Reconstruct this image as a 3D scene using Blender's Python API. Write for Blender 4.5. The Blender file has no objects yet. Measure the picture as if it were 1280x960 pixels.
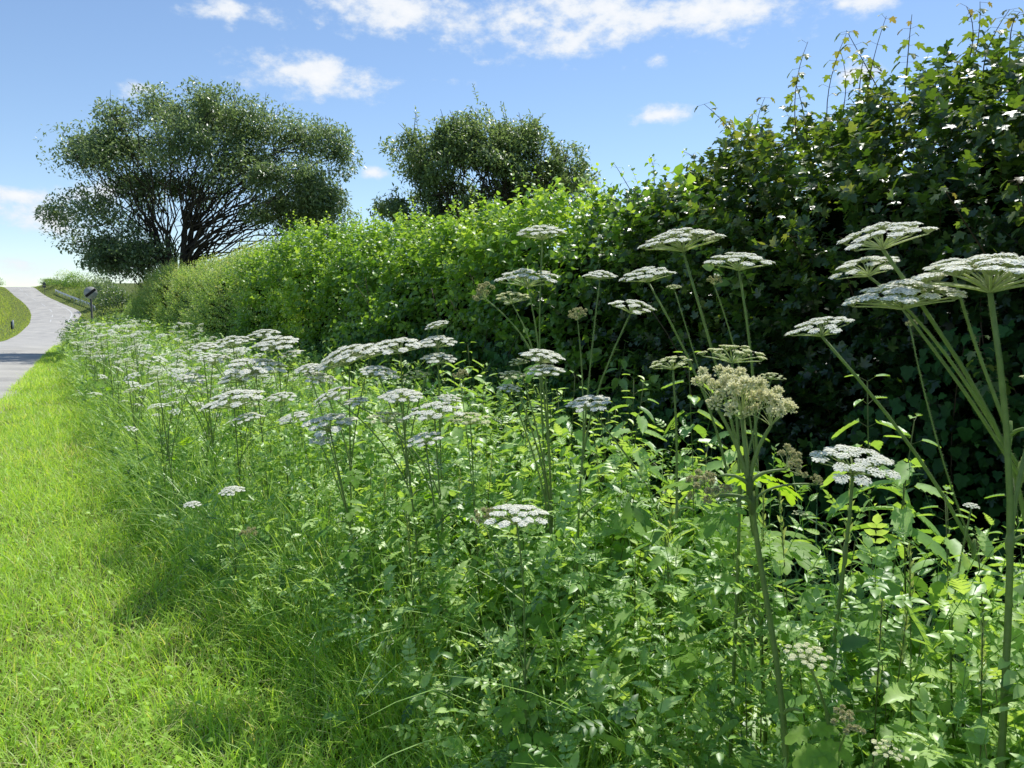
import bpy, math
import numpy as np
from mathutils import Vector, Matrix

rng = np.random.default_rng(11)
sc = bpy.context.scene
COL = sc.collection
R = math.radians

# ------------------------------------------------------------------ camera geometry
EYE, FPX, PITCH = 1.6, 949.0, R(5.3)
TH = R(29.2)                      # heading of the road, left of the view axis
ST, CT = math.sin(TH), math.cos(TH)
SUN_AZ, SUN_EL = R(31), R(60)


def at(px, py, d):
    """world point at depth y=d on the ray of photo pixel (px,py)"""
    u, v = (px - 640) / FPX, (480 - py) / FPX
    x, y, z = u, math.cos(PITCH) + math.sin(PITCH) * v, -math.sin(PITCH) + math.cos(PITCH) * v
    return np.array([x / y * d, d, EYE + z / y * d])


def W(t, n):
    """road coordinates (along, across) to world xy"""
    return -ST * t + CT * n, CT * t + ST * n


def TN(x, y):
    return -ST * x + CT * y, CT * x + ST * y


# ------------------------------------------------------------------ terrain height
_py = [-200, 35, 50, 65, 80, 102, 120, 126, 133, 138, 148, 155, 165, 172, 185, 260, 900, 3000]
_pz = [0, 0, -.4, -.8, -.6, .2, 1.5, 2.2, 2.95, 3.7, 4.8, 5.9, 7.2, 7.55, 7.5, 4.5, 0, 0]
_yy = np.arange(-200, 3001, 1.0)
_zz = np.interp(_yy, _py, _pz)
_k = np.exp(-0.5 * (np.arange(-9, 10) / 3.0) ** 2); _k /= _k.sum()
_zz[20:900] = np.convolve(_zz, _k, 'same')[20:900]
# road edges as x(y)
_ry = [-60, 108, 120, 126, 138, 155, 165, 180, 220, 300]
_rx = [0, -61.6, -67.5, -71.5, -82.0, -95.7, -103, -114, -146, -215]
_rx[0] = W((-60 + ST * 1.35) / CT, -1.35)[0]
_ly = [-60, 65, 80, 102, 120, 133, 148, 165, 180, 220, 300]
_lx = [0, -43.4, -51.9, -64.6, -75.6, -84.6, -96.2, -109.5, -121, -153, -222]
_lx[0] = W((-60 + ST * 6.6) / CT, -6.6)[0]
_ye = np.arange(-60, 301, 1.0)
_k2 = np.exp(-0.5 * (np.arange(-15, 16) / 4.0) ** 2); _k2 /= _k2.sum()
def _sm(xs, ys):
    f = np.interp(_ye, xs, ys); g = f.copy(); c = np.convolve(f, _k2, 'same'); g[20:-20] = c[20:-20]; return g
_re, _le = _sm(_ry, _rx), _sm(_ly, _lx)
def redge(y): return np.interp(y, _ye, _re)
def ledge(y): return np.interp(y, _ye, _le)
def sstep(a, b, x):
    s = np.clip((x - a) / (b - a), 0, 1); return s * s * (3 - 2 * s)


def ground(x, y):
    x = np.asarray(x, float); y = np.asarray(y, float)
    z = np.interp(y, _yy, _zz)
    dr = (x - redge(y)) * CT
    dl = (ledge(y) - x) * CT
    z = z + 0.9 * sstep(.3, 4, dr) * sstep(85, 125, y) * (1 - sstep(220, 300, y))
    z = z + 0.7 * sstep(.3, 5, dl) * sstep(45, 70, y) * (1 - sstep(220, 300, y))
    z = z + 0.05 * sstep(0, .5, dr) * (1 - sstep(40, 80, y)) - 0.03 * sstep(0, -.5, -np.abs(dr)) * 0
    return z


# ------------------------------------------------------------------ mesh accumulation
class Acc:
    def __init__(self):
        self.V, self.F, self.T, self.n = [], [], [], 0

    def add(self, V, F, tint=None):
        V = np.asarray(V, np.float32).reshape(-1, 3)
        self.V.append(V)
        for f in F:
            self.F.append(np.asarray(f, np.int64) + self.n)
        self.T.append(np.full(len(V), 0.5, np.float32) if tint is None else
                      np.broadcast_to(np.asarray(tint, np.float32), (len(V),)))
        self.n += len(V)

    def mesh(self, name, mat, smooth=False):
        V = np.concatenate(self.V); T = np.concatenate(self.T)
        idx = np.concatenate([f.ravel() for f in self.F]).astype(np.int32)
        tot = np.concatenate([np.full(len(f), f.shape[1]) for f in self.F])
        start = np.concatenate([[0], np.cumsum(tot)[:-1]]).astype(np.int32)
        me = bpy.data.meshes.new(name)
        me.vertices.add(len(V)); me.vertices.foreach_set('co', V.ravel())
        me.loops.add(len(idx)); me.loops.foreach_set('vertex_index', idx)
        me.polygons.add(len(tot)); me.polygons.foreach_set('loop_start', start)
        a = me.attributes.new('tint', 'FLOAT', 'POINT'); a.data.foreach_set('value', T.astype(np.float32))
        if smooth:
            me.polygons.foreach_set('use_smooth', np.ones(len(tot), bool))
        me.update(calc_edges=True)
        me.materials.append(mat)
        return me

    def obj(self, name, mat, parent=None, smooth=False):
        return link(name, self.mesh(name, mat, smooth), parent)


def link(name, data, parent=None, loc=None):
    o = bpy.data.objects.new(name, data); COL.objects.link(o)
    if parent: o.parent = parent
    if loc is not None: o.location = loc
    return o


def tag(o, label=None, cat=None, group=None, kind=None):
    if label: o['label'] = label
    if cat: o['category'] = cat
    if group: o['group'] = group
    if kind: o['kind'] = kind
    return o


def empty(name, label, cat, loc=(0, 0, 0), group=None):
    o = bpy.data.objects.new(name, None); COL.objects.link(o); o.location = loc
    o.empty_display_size = .1
    return tag(o, label, cat, group)


def unit(v):
    v = np.asarray(v, float); return v / np.maximum(np.linalg.norm(v, axis=-1, keepdims=True), 1e-9)


def rdir(n):
    return unit(rng.normal(size=(n, 3)))


# ---- templates: verts (k,3) x=width y=length z=normal, list of face arrays
def tpl_kite(w=.3):
    return np.array([[0, 0, 0], [-w, .42, .1], [0, 1, -.03], [w, .42, .1]]), [np.array([[0, 2, 1], [0, 3, 2]])]


def tpl_ovate(w=.34, tip=.0, fold=.1):
    V = [[0, 0, 0], [0, .33, 0], [0, .7, -.02], [0, 1, -.1 - tip],
         [-w * .92, .28, fold], [-w * .78, .62, fold * .7], [w * .92, .28, fold], [w * .78, .62, fold * .7]]
    return np.array(V), [np.array([[0, 1, 4], [2, 3, 5], [0, 6, 1], [2, 7, 3]]), np.array([[1, 2, 5, 4], [1, 6, 7, 2]])]


def tpl_lobed(pts, cen=(0, .38, -.03)):
    """pts: right half outline from base to tip; mirrored"""
    r = [list(p) for p in pts]
    left = [[-p[0], p[1], p[2]] for p in r[::-1] if abs(p[0]) > 1e-6]
    out = r + left
    V = np.array([list(cen)] + out, float)
    k = len(out)
    return V, [np.array([[0, 1 + i, 1 + (i + 1) % k] for i in range(k)])]


MAPLE = tpl_lobed([(0, 0, 0), (.22, -.02, .02), (.42, .08, .05), (.3, .22, .03), (.56, .5, .02), (.5, .58, .02), (.24, .52, .05), (.2, .84, .02), (0, 1.0, -.08)], (0, .33, -.02))
IVY = tpl_lobed([(0, .05, 0), (.2, -.04, .03), (.48, .16, .02), (.34, .36, .05), (.36, .58, .0), (.18, .72, .03), (0, 1.0, -.08)], (0, .36, -.03))
OVATE = tpl_ovate()
BROAD = tpl_ovate(.42, .08, .12)
LANCE = tpl_ovate(.17, .05, .05)
KITE = tpl_kite()
NARROW = tpl_kite(.16)


def tpl_serrate(w=.33, teeth=6):
    """serrated, midrib-folded leaf"""
    V = []; F = []
    ys = np.linspace(0, 1, teeth + 1)
    def wid(y): return w * (np.sin(np.pi * min(1, y * .92 + .12)) ** .8) * (1 - y * .35)
    for i, y in enumerate(ys): V.append([0, y, -.12 * y * y])
    m = teeth + 1
    for s in (-1, 1):
        b = len(V)
        for i in range(teeth):
            y0 = ys[i]; y1 = ys[i] + (ys[1] - ys[0]) * .95
            V.append([s * wid(y0 + .02) * .82, y0 + .02, .09 - .12 * y0 * y0])
            V.append([s * wid(y1) * 1.08, y1 + .025, .07 - .12 * y1 * y1])
        for i in range(teeth):
            F.append([i, i + 1, b + 2 * i + 1, b + 2 * i] if s < 0 else [i, b + 2 * i, b + 2 * i + 1, i + 1])
    return np.array(V), [np.array(F)]


SERR = tpl_serrate(.27)
SERRB = tpl_serrate(.36, 6)


def tpl_join(parts):
    V = []; F = {}; n = 0
    for (T, sc_, ang, off, zt) in parts:
        v = T[0] * sc_
        c, s = math.cos(ang), math.sin(ang)
        x = v[:, 0] * c - v[:, 1] * s; y = v[:, 0] * s + v[:, 1] * c
        z = v[:, 2] + zt * np.hypot(v[:, 0], v[:, 1])
        V.append(np.stack([x + off[0], y + off[1], z + off[2]], 1))
        for f in T[1]: F.setdefault(f.shape[1], []).append(f + n)
        n += len(v)
    return np.concatenate(V), [np.concatenate(v) for v in F.values()]


# pinnate hogweed leaf (length 1): two or three pairs of lobed leaflets and an end leaflet
_lf = tpl_lobed([(0, 0, 0), (.16, .06, .03), (.3, .1, .0), (.24, .22, .03), (.42, .36, .0), (.28, .44, .03), (.36, .62, -.02), (.2, .66, .03), (.18, .86, -.02), (0, 1, -.08)], (0, .4, 0))
HOGLEAF = tpl_join([(_lf, .5, 0, (0, .55, -.06), -.1),
                    (_lf, .42, R(-62), (.01, .5, -.05), -.12), (_lf, .42, R(62), (-.01, .5, -.05), -.12),
                    (_lf, .36, R(-75), (.01, .27, -.02), -.1), (_lf, .36, R(75), (-.01, .27, -.02), -.1)])
# finely cut umbellifer / herb leaf
_s = tpl_ovate(.3)
FEATHER = tpl_join([(_s, .34, 0, (0, .68, 0), 0)] + [(_s, .3 - .05 * abs(k - 1), a * R(58), (0, .2 + .2 * k, 0), -.05)
                                                   for k in range(3) for a in (-1, 1)])


def scatter(acc, T, P, D, N, S, tint=None, curl=None):
    tv, tf = T
    P = np.asarray(P, float); n = len(P)
    if n == 0: return
    D = unit(D); N = np.asarray(N, float)
    X = unit(np.cross(D, N)); N2 = np.cross(X, D)
    S = np.broadcast_to(np.asarray(S, float), (n,))
    x, y, z = tv[:, 0], tv[:, 1], tv[:, 2]
    zz = np.broadcast_to(z[None, :], (n, len(tv)))
    if curl is not None:
        zz = zz - np.broadcast_to(np.asarray(curl, float), (n,))[:, None] * (y * y)[None, :]
    V = P[:, None, :] + S[:, None, None] * (x[None, :, None] * X[:, None, :] + y[None, :, None] * D[:, None, :]
                                            + zz[:, :, None] * N2[:, None, :])
    k = len(tv)
    off = (np.arange(n) * k)[:, None, None]
    F = [(f[None] + off).reshape(-1, f.shape[1]) for f in tf]
    if tint is None: tint = rng.random(n)
    acc.add(V.reshape(-1, 3), F, np.repeat(tint, k))


def sticks(acc, A, B, ra, rb, sides=3, tint=.5):
    A = np.asarray(A, float); B = np.asarray(B, float); n = len(A)
    if n == 0: return
    d = unit(B - A)
    h = np.where(np.abs(d[:, 2:3]) > .9, np.array([[1., 0, 0]]), np.array([[0, 0, 1.]]))
    X = unit(np.cross(d, h)); Y = np.cross(d, X)
    a = np.arange(sides) * 2 * math.pi / sides
    ring = np.cos(a)[None, :, None] * X[:, None] + np.sin(a)[None, :, None] * Y[:, None]
    ra = np.broadcast_to(ra, (n,))[:, None, None]; rb = np.broadcast_to(rb, (n,))[:, None, None]
    V = np.concatenate([A[:, None] + ring * ra, B[:, None] + ring * rb], 1)
    f = np.array([[i, (i + 1) % sides, sides + (i + 1) % sides, sides + i] for i in range(sides)])
    F = (f[None] + (np.arange(n) * 2 * sides)[:, None, None]).reshape(-1, 4)
    acc.add(V.reshape(-1, 3), [F], np.repeat(np.broadcast_to(tint, (n,)), 2 * sides))


def tube(acc, pts, rad, sides=6, tint=.5, cap=True, ridge=0.):
    pts = np.asarray(pts, float); n = len(pts)
    rad = np.broadcast_to(np.asarray(rad, float), (n,))
    tan = unit(np.gradient(pts, axis=0))
    h = np.array([1., 0, 0]) if abs(tan[0][2]) > .8 else np.array([0, 0, 1.])
    X = unit(np.cross(tan[0], h)); Vs = []
    a = np.arange(sides) * 2 * math.pi / sides
    rg = 1 + ridge * np.cos(np.arange(sides) * math.pi)[:, None]
    for i in range(n):
        X = unit(X - tan[i] * np.dot(X, tan[i])); Y = np.cross(tan[i], X)
        Vs.append(pts[i] + rad[i] * rg * (np.cos(a)[:, None] * X + np.sin(a)[:, None] * Y))
    F = [[i * sides + j, i * sides + (j + 1) % sides, (i + 1) * sides + (j + 1) % sides, (i + 1) * sides + j]
         for i in range(n - 1) for j in range(sides)]
    Fs = [np.array(F)]
    if cap: Fs.append(np.array([list(range((n - 1) * sides, n * sides))]))
    acc.add(np.concatenate(Vs), Fs, tint)


def bez(a, b, c, k=8):
    s = np.linspace(0, 1, k)[:, None]
    return (1 - s) ** 2 * np.asarray(a) + 2 * s * (1 - s) * np.asarray(b) + s * s * np.asarray(c)


def blades(acc, P, h, w, az, lean, curl, K=3, tint=None, twist=None):
    n = len(P)
    dirx, diry = np.cos(az), np.sin(az)
    tw = rng.normal(0, .5, n) if twist is None else twist
    sx, sy = np.cos(az + math.pi / 2 + tw), np.sin(az + math.pi / 2 + tw)
    pos = np.array(P, float).copy(); Vs = []
    for j in range(K + 1):
        s = j / K
        ww = w * (1 - s ** 2.2) * .5 + .0004
        side = np.stack([sx * ww, sy * ww, np.zeros(n)], 1)
        Vs.append(pos - side); Vs.append(pos + side)
        phi = lean + curl * (s + .5 / K)
        pos = pos + np.stack([np.sin(phi) * dirx, np.sin(phi) * diry, np.cos(phi)], 1) * (h / K)[:, None]
    V = np.stack(Vs, 1)
    k = 2 * (K + 1)
    f = np.array([[2 * j, 2 * j + 1, 2 * j + 3, 2 * j + 2] for j in range(K)])
    F = (f[None] + (np.arange(n) * k)[:, None, None]).reshape(-1, 4)
    acc.add(V.reshape(-1, 3), [F], np.repeat(rng.random(n) if tint is None else tint, k))


class Noise:
    """cheap smooth noise: sum of sines"""
    def __init__(self, freq, k=9):
        self.w = rng.normal(size=(k, 3)) * freq; self.p = rng.random(k) * 6.28; self.k = k
    def __call__(self, P):
        return np.sin(np.asarray(P) @ self.w.T + self.p).sum(-1) / math.sqrt(self.k)


# ------------------------------------------------------------------ materials
def newmat(name):
    m = bpy.data.materials.new(name); m.use_nodes = True
    nt = m.node_tree; nt.nodes.clear()
    return m, nt, nt.nodes.new('ShaderNodeOutputMaterial')


def c4(c): return (c[0], c[1], c[2], 1)


def ramp(nt, fac, stops):
    r = nt.nodes.new('ShaderNodeValToRGB')
    e = r.color_ramp.elements
    while len(e) < len(stops): e.new(.5)
    for el, (p, c) in zip(e, stops): el.position = p; el.color = c4(c)
    nt.links.new(fac, r.inputs[0]); return r.outputs[0]


def leafmat(name, stops, tr_gain=(2.2, 2.0, .6), trans=.42, rough=.42, spec=.5):
    m, nt, out = newmat(name)
    at_ = nt.nodes.new('ShaderNodeAttribute'); at_.attribute_name = 'tint'
    col = ramp(nt, at_.outputs['Fac'], stops)
    tc = nt.nodes.new('ShaderNodeTexCoord')
    no = nt.nodes.new('ShaderNodeTexNoise'); no.inputs['Scale'].default_value = 60; no.inputs['Detail'].default_value = 2
    nt.links.new(tc.outputs['Object'], no.inputs['Vector'])
    mr = nt.nodes.new('ShaderNodeMapRange'); mr.inputs[3].default_value = .7; mr.inputs[4].default_value = 1.3
    nt.links.new(no.outputs['Fac'], mr.inputs[0])
    mul = nt.nodes.new('ShaderNodeVectorMath'); mul.operation = 'SCALE'
    nt.links.new(col, mul.inputs[0]); nt.links.new(mr.outputs[0], mul.inputs['Scale'])
    p = nt.nodes.new('ShaderNodeBsdfPrincipled')
    p.inputs['Roughness'].default_value = rough
    p.inputs['Specular IOR Level'].default_value = spec
    nt.links.new(mul.outputs[0], p.inputs['Base Color'])
    g = nt.nodes.new('ShaderNodeVectorMath'); g.operation = 'MULTIPLY'
    g.inputs[1].default_value = tr_gain
    nt.links.new(mul.outputs[0], g.inputs[0])
    t = nt.nodes.new('ShaderNodeBsdfTranslucent'); nt.links.new(g.outputs[0], t.inputs[0])
    mx = nt.nodes.new('ShaderNodeMixShader'); mx.inputs[0].default_value = trans
    nt.links.new(p.outputs[0], mx.inputs[1]); nt.links.new(t.outputs[0], mx.inputs[2])
    nt.links.new(mx.outputs[0], out.inputs[0])
    return m


def noisemat(name, stops, scale=5, rough=.8, detail=6, bump=0, spec=.3, coords='Object', metal=0):
    m, nt, out = newmat(name)
    tc = nt.nodes.new('ShaderNodeTexCoord')
    no = nt.nodes.new('ShaderNodeTexNoise'); no.inputs['Scale'].default_value = scale
    no.inputs['Detail'].default_value = detail; no.inputs['Roughness'].default_value = .65
    nt.links.new(tc.outputs[coords], no.inputs['Vector'])
    p = nt.nodes.new('ShaderNodeBsdfPrincipled'); p.inputs['Roughness'].default_value = rough
    p.inputs['Specular IOR Level'].default_value = spec; p.inputs['Metallic'].default_value = metal
    nt.links.new(ramp(nt, no.outputs['Fac'], stops), p.inputs['Base Color'])
    if bump:
        b = nt.nodes.new('ShaderNodeBump'); b.inputs['Strength'].default_value = bump; b.inputs['Distance'].default_value = .02
        nt.links.new(no.outputs['Fac'], b.inputs['Height']); nt.links.new(b.outputs[0], p.inputs['Normal'])
    nt.links.new(p.outputs[0], out.inputs[0])
    return m


M = {}
M['lawn'] = leafmat('lawn_grass', [(0, (.72, .68, .40)), (.1, (.62, .66, .26)), (.16, (.34, .57, .07)), (.55, (.44, .67, .10)), (1, (.57, .76, .17))], (1.4, 1.3, .6), .5, .45, .5)
M['tallgrass'] = leafmat('tall_grass_blade', [(0, (.62, .60, .38)), (.05, (.28, .47, .10)), (.5, (.36, .56, .15)), (1, (.56, .72, .28))], (1.35, 1.3, .55), .42, .38, .75)
M['nettle'] = leafmat('nettle_leaf', [(0, (.07, .17, .045)), (.45, (.26, .46, .12)), (.9, (.48, .68, .22)), (1, (.58, .74, .18))], (1.45, 1.4, .45), .40, .42, .75)
M['herb'] = leafmat('herb_leaf', [(0, (.08, .19, .045)), (.45, (.26, .46, .11)), (1, (.52, .70, .24))], (1.45, 1.38, .5), .40, .42, .75)
M['hogleaf'] = leafmat('hogweed_leaf', [(0, (.16, .32, .05)), (1, (.28, .44, .07))], (2.0, 1.9, .45), .5, .5, .4)
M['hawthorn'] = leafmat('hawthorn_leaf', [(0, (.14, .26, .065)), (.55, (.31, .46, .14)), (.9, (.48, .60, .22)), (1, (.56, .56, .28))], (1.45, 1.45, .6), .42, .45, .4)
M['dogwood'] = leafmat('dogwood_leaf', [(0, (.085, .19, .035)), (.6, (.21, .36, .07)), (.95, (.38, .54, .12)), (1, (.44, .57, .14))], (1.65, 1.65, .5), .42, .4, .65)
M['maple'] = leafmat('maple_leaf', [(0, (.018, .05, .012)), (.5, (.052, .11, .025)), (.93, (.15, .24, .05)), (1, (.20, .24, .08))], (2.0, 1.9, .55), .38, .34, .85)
M['shoot'] = leafmat('shoot_leaf', [(0, (.09, .15, .035)), (.8, (.16, .22, .055)), (1, (.23, .18, .08))], (1.9, 1.9, .7), .45, .4, .6)
M['ivy'] = leafmat('ivy_leaf', [(0, (.018, .06, .016)), (.8, (.045, .13, .03)), (1, (.10, .21, .045))], (1.6, 1.8, .5), .22, .5, .2)
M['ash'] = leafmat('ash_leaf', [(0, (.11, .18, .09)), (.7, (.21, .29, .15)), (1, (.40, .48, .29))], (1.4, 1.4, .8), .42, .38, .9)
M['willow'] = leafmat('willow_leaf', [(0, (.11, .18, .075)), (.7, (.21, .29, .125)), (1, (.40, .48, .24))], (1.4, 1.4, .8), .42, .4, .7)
M['farleaf'] = leafmat('far_bush_leaf', [(0, (.15, .24, .07)), (1, (.29, .39, .13))], (1.7, 1.7, .6), .4, .5, .4)
M['vergegrass'] = leafmat('far_verge_grass', [(0, (.55, .52, .28)), (.25, (.36, .47, .11)), (1, (.50, .62, .18))], (1.4, 1.3, .5), .48, .5, .3)
M['petal'] = leafmat('white_petal', [(0, (.88, .88, .66)), (.25, (.97, .96, .86)), (1, (.99, .98, .90))], (1.0, .99, .9), .33, .7, .15)
M['youngpetal'] = leafmat('greenish_petal', [(0, (.66, .72, .32)), (.5, (.90, .90, .60)), (1, (.98, .97, .78))], (1.0, 1.0, .85), .43, .7, .15)
M['fruit'] = leafmat('hogweed_fruit', [(0, (.66, .68, .36)), (.4, (.93, .90, .66)), (1, (.99, .96, .80))], (1.0, 1.0, .8), .42, .7, .15)
M['oldfruit'] = leafmat('withered_fruit', [(0, (.42, .42, .22)), (1, (.80, .76, .50))], (1.0, 1.0, .8), .38, .7, .15)
M['stem'] = leafmat('hogweed_stem', [(0, (.16, .25, .075)), (1, (.25, .34, .11))], (1.6, 1.6, .6), .3, .45, .4)
M['ray'] = leafmat('umbel_ray', [(0, (.46, .54, .30)), (1, (.58, .64, .38))], (1.3, 1.3, .8), .42, .5, .3)
M['netstem'] = leafmat('nettle_stem', [(0, (.08, .12, .03)), (1, (.14, .19, .05))], (1.5, 1.5, .7), .2, .5, .4)
M['seed'] = leafmat('grass_seed_head', [(0, (.28, .40, .13)), (1, (.50, .58, .26))], (1.5, 1.4, .7), .4, .5, .3)
M['bark'] = noisemat('bark', [(.3, (.025, .021, .016)), (.7, (.085, .072, .055))], 9, .9, bump=.5)
M['twig'] = noisemat('twig', [(.3, (.05, .035, .02)), (.7, (.11, .075, .045))], 20, .7)
M['inner'] = noisemat('added_shade_core', [(.35, (.003, .006, .002)), (.7, (.010, .018, .005))], 14, 1, bump=.6, spec=0)  # near-black colour standing in for the deep shade inside the hedge
M['asphalt'] = None

# ------------------------------------------------------------------ world: Nishita sky and cumulus
w = bpy.data.worlds.new('World'); sc.world = w; w.use_nodes = True
nt = w.node_tree; nt.nodes.clear(); L = nt.links.new
wo = nt.nodes.new('ShaderNodeOutputWorld'); bg = nt.nodes.new('ShaderNodeBackground')
sky = nt.nodes.new('ShaderNodeTexSky'); sky.sky_type = 'NISHITA'; sky.sun_disc = False
sky.sun_elevation = SUN_EL; sky.sun_rotation = SUN_AZ
sky.air_density = 1.0; sky.dust_density = .05; sky.ozone_density = 2.2; sky.altitude = 100
bg.inputs['Strength'].default_value = .145
tc = nt.nodes.new('ShaderNodeTexCoord'); sep = nt.nodes.new('ShaderNodeSeparateXYZ')
L(tc.outputs['Generated'], sep.inputs[0])


def math_(op, a, b=None, clamp=False):
    n = nt.nodes.new('ShaderNodeMath'); n.operation = op; n.use_clamp = clamp
    for i, v in enumerate((a, b)):
        if v is None: continue
        if isinstance(v, (int, float)): n.inputs[i].default_value = v
        else: L(v, n.inputs[i])
    return n.outputs[0]


az = math_('ARCTAN2', sep.outputs[0], sep.outputs[1]); el = math_('ARCSINE', sep.outputs[2])
cmb = nt.nodes.new('ShaderNodeCombineXYZ'); L(az, cmb.inputs[0]); L(el, cmb.inputs[1])


def noise_(scale, detail, rough, sy=1.0, off=0):
    mp = nt.nodes.new('ShaderNodeMapping'); mp.inputs['Scale'].default_value = (1, sy, 1); mp.inputs['Location'].default_value = (off, off, off)
    L(cmb.outputs[0], mp.inputs[0])
    n = nt.nodes.new('ShaderNodeTexNoise'); n.inputs['Scale'].default_value = scale
    n.inputs['Detail'].default_value = detail; n.inputs['Roughness'].default_value = rough
    L(mp.outputs[0], n.inputs['Vector']); return n.outputs['Fac']


CLOUDS = [(390, 93, 150, 32, 1), (470, 18, 130, 34, 1), (640, 20, 150, 50, .95), (715, 55, 75, 32, .9), (790, 25, 110, 50, .85), (930, 10, 200, 34, .9),
          (1060, 4, 90, 20, .85), (835, 143, 62, 15, .85), (285, 12, 70, 20, .7), (30, 244, 60, 13, .8),
          (95, 246, 75, 32, .8), (60, 275, 75, 40, .6), (25, 330, 60, 22, .5), (565, 100, 36, 10, .6), (462, 216, 26, 10, .6), (180, 112, 36, 12, .6), (1075, 90, 30, 16, .7), (820, 74, 24, 12, .6),
          (-300, 60, 240, 60, 1), (1700, 120, 260, 70, 1), (640, -300, 500, 90, 1)]
acc_ = None
for (px, py, rx, ry, s) in CLOUDS:
    p = at(px, py, 1.0) - np.array([0, 0, EYE]); p /= np.linalg.norm(p)
    a0, e0 = math.atan2(p[0], p[1]), math.asin(p[2])
    rx, ry = rx / FPX * math.cos(a0) ** 1.0, ry / FPX
    mp = nt.nodes.new('ShaderNodeMapping'); mp.inputs['Scale'].default_value = (1 / rx, 1 / ry, 1)
    mp.inputs['Location'].default_value = (-a0 / rx, -e0 / ry, 0)
    L(cmb.outputs[0], mp.inputs[0])
    vl = nt.nodes.new('ShaderNodeVectorMath'); vl.operation = 'LENGTH'; L(mp.outputs[0], vl.inputs[0])
    v = math_('MULTIPLY', math_('SUBTRACT', 1.0, vl.outputs['Value']), s)
    acc_ = v if acc_ is None else math_('SMOOTH_MAX', acc_, v)
    if acc_ is not v: acc_.node.inputs[2].default_value = .12
n1 = noise_(9, 10, .62, 1.7); n2 = noise_(34, 6, .6, 1.5, 3.1)
dens = math_('ADD', math_('ADD', math_('MAXIMUM', acc_, -.6), math_('MULTIPLY', math_('SUBTRACT', n1, .515), 3.0)), math_('MULTIPLY', math_('SUBTRACT', n2, .5), 1.1))
mr = nt.nodes.new('ShaderNodeMapRange'); mr.interpolation_type = 'SMOOTHSTEP'
mr.inputs[1].default_value = .1; mr.inputs[2].default_value = .8; L(dens, mr.inputs[0])
cov = math_('MULTIPLY', mr.outputs[0], .93)
# cloud shading: thicker = whiter, faint grey-blue in thin parts
cr = nt.nodes.new('ShaderNodeMapRange'); cr.inputs[1].default_value = .2; cr.inputs[2].default_value = 1.1
L(dens, cr.inputs[0])
cc = nt.nodes.new('ShaderNodeMix'); cc.data_type = 'RGBA'
cc.inputs[6].default_value = (5.2, 5.8, 6.5, 1); cc.inputs[7].default_value = (7.0, 7.0, 7.05, 1)
L(cr.outputs[0], cc.inputs[0])
mxc = nt.nodes.new('ShaderNodeMix'); mxc.data_type = 'RGBA'
tn = nt.nodes.new('ShaderNodeVectorMath'); tn.operation = 'MULTIPLY'; tn.inputs[1].default_value = (1.0, 1.02, 1.05)
L(sky.outputs[0], tn.inputs[0])
L(cov, mxc.inputs[0]); L(tn.outputs[0], mxc.inputs[6]); L(cc.outputs[2], mxc.inputs[7])
L(mxc.outputs[2], bg.inputs[0]); L(bg.outputs[0], wo.inputs[0])

sl = bpy.data.lights.new('sun', 'SUN'); sl.energy = 5.0; sl.angle = R(.53); sl.color = (1, .975, .92)
so = bpy.data.objects.new('sun', sl); COL.objects.link(so)
sd = Vector((math.sin(SUN_AZ) * math.cos(SUN_EL), math.cos(SUN_AZ) * math.cos(SUN_EL), math.sin(SUN_EL)))
so.rotation_euler = sd.to_track_quat('Z', 'Y').to_euler(); so.location = (20, 20, 40)

cam = bpy.data.cameras.new('camera'); cam.sensor_width = 36; cam.lens = 36 * FPX / 1280
cam.clip_start = .05; cam.clip_end = 6000
co = bpy.data.objects.new('camera', cam); COL.objects.link(co)
co.location = (0, 0, EYE); co.rotation_euler = (math.pi / 2 - PITCH, 0, 0)
sc.camera = co

# ------------------------------------------------------------------ ground and road
gm = noisemat('ground_soil', [(.3, (.035, .03, .016)), (.5, (.10, .125, .035)), (.75, (.25, .33, .085))], 3.0, .95, 8, .4, .1)
xs = np.unique(np.concatenate([[-3000, -1500, -800, -500, -350, -260], np.arange(-240, -130, 5), np.arange(-130, 26, 1.0), np.arange(30, 100, 10), [150, 300, 700, 1500, 3000]]))
ys = np.unique(np.concatenate([[-1500, -600, -200, -100], np.arange(-60, 221, 1.0), np.arange(225, 330, 5), [400, 600, 900, 1500, 3000]]))
X, Y = np.meshgrid(xs, ys)
a = Acc(); ny, nx = X.shape
i = np.arange(ny * nx).reshape(ny, nx)
a.add(np.stack([X, Y, ground(X, Y)], -1).reshape(-1, 3), [np.stack([i[:-1, :-1], i[:-1, 1:], i[1:, 1:], i[1:, :-1]], -1).reshape(-1, 4)])
tag(a.obj('ground', gm, smooth=True), kind='structure')

m, nt, out = newmat('asphalt')
tc = nt.nodes.new('ShaderNodeTexCoord')
n1 = nt.nodes.new('ShaderNodeTexNoise'); n1.inputs['Scale'].default_value = 90; n1.inputs['Detail'].default_value = 4
n2 = nt.nodes.new('ShaderNodeTexNoise'); n2.inputs['Scale'].default_value = .7; n2.inputs['Detail'].default_value = 5
for n in (n1, n2): nt.links.new(tc.outputs['Object'], n.inputs['Vector'])
c1 = ramp(nt, n1.outputs['Fac'], [(.3, (.33, .31, .275)), (.7, (.53, .505, .455))])
c2 = ramp(nt, n2.outputs['Fac'], [(.3, (.72, .72, .73)), (.5, (.95, .95, .94)), (.7, (1.12, 1.11, 1.09))])
mu = nt.nodes.new('ShaderNodeVectorMath'); mu.operation = 'MULTIPLY'; nt.links.new(c1, mu.inputs[0]); nt.links.new(c2, mu.inputs[1])
p = nt.nodes.new('ShaderNodeBsdfPrincipled'); p.inputs['Roughness'].default_value = .75; p.inputs['Specular IOR Level'].default_value = .35
nt.links.new(mu.outputs[0], p.inputs['Base Color'])
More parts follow.
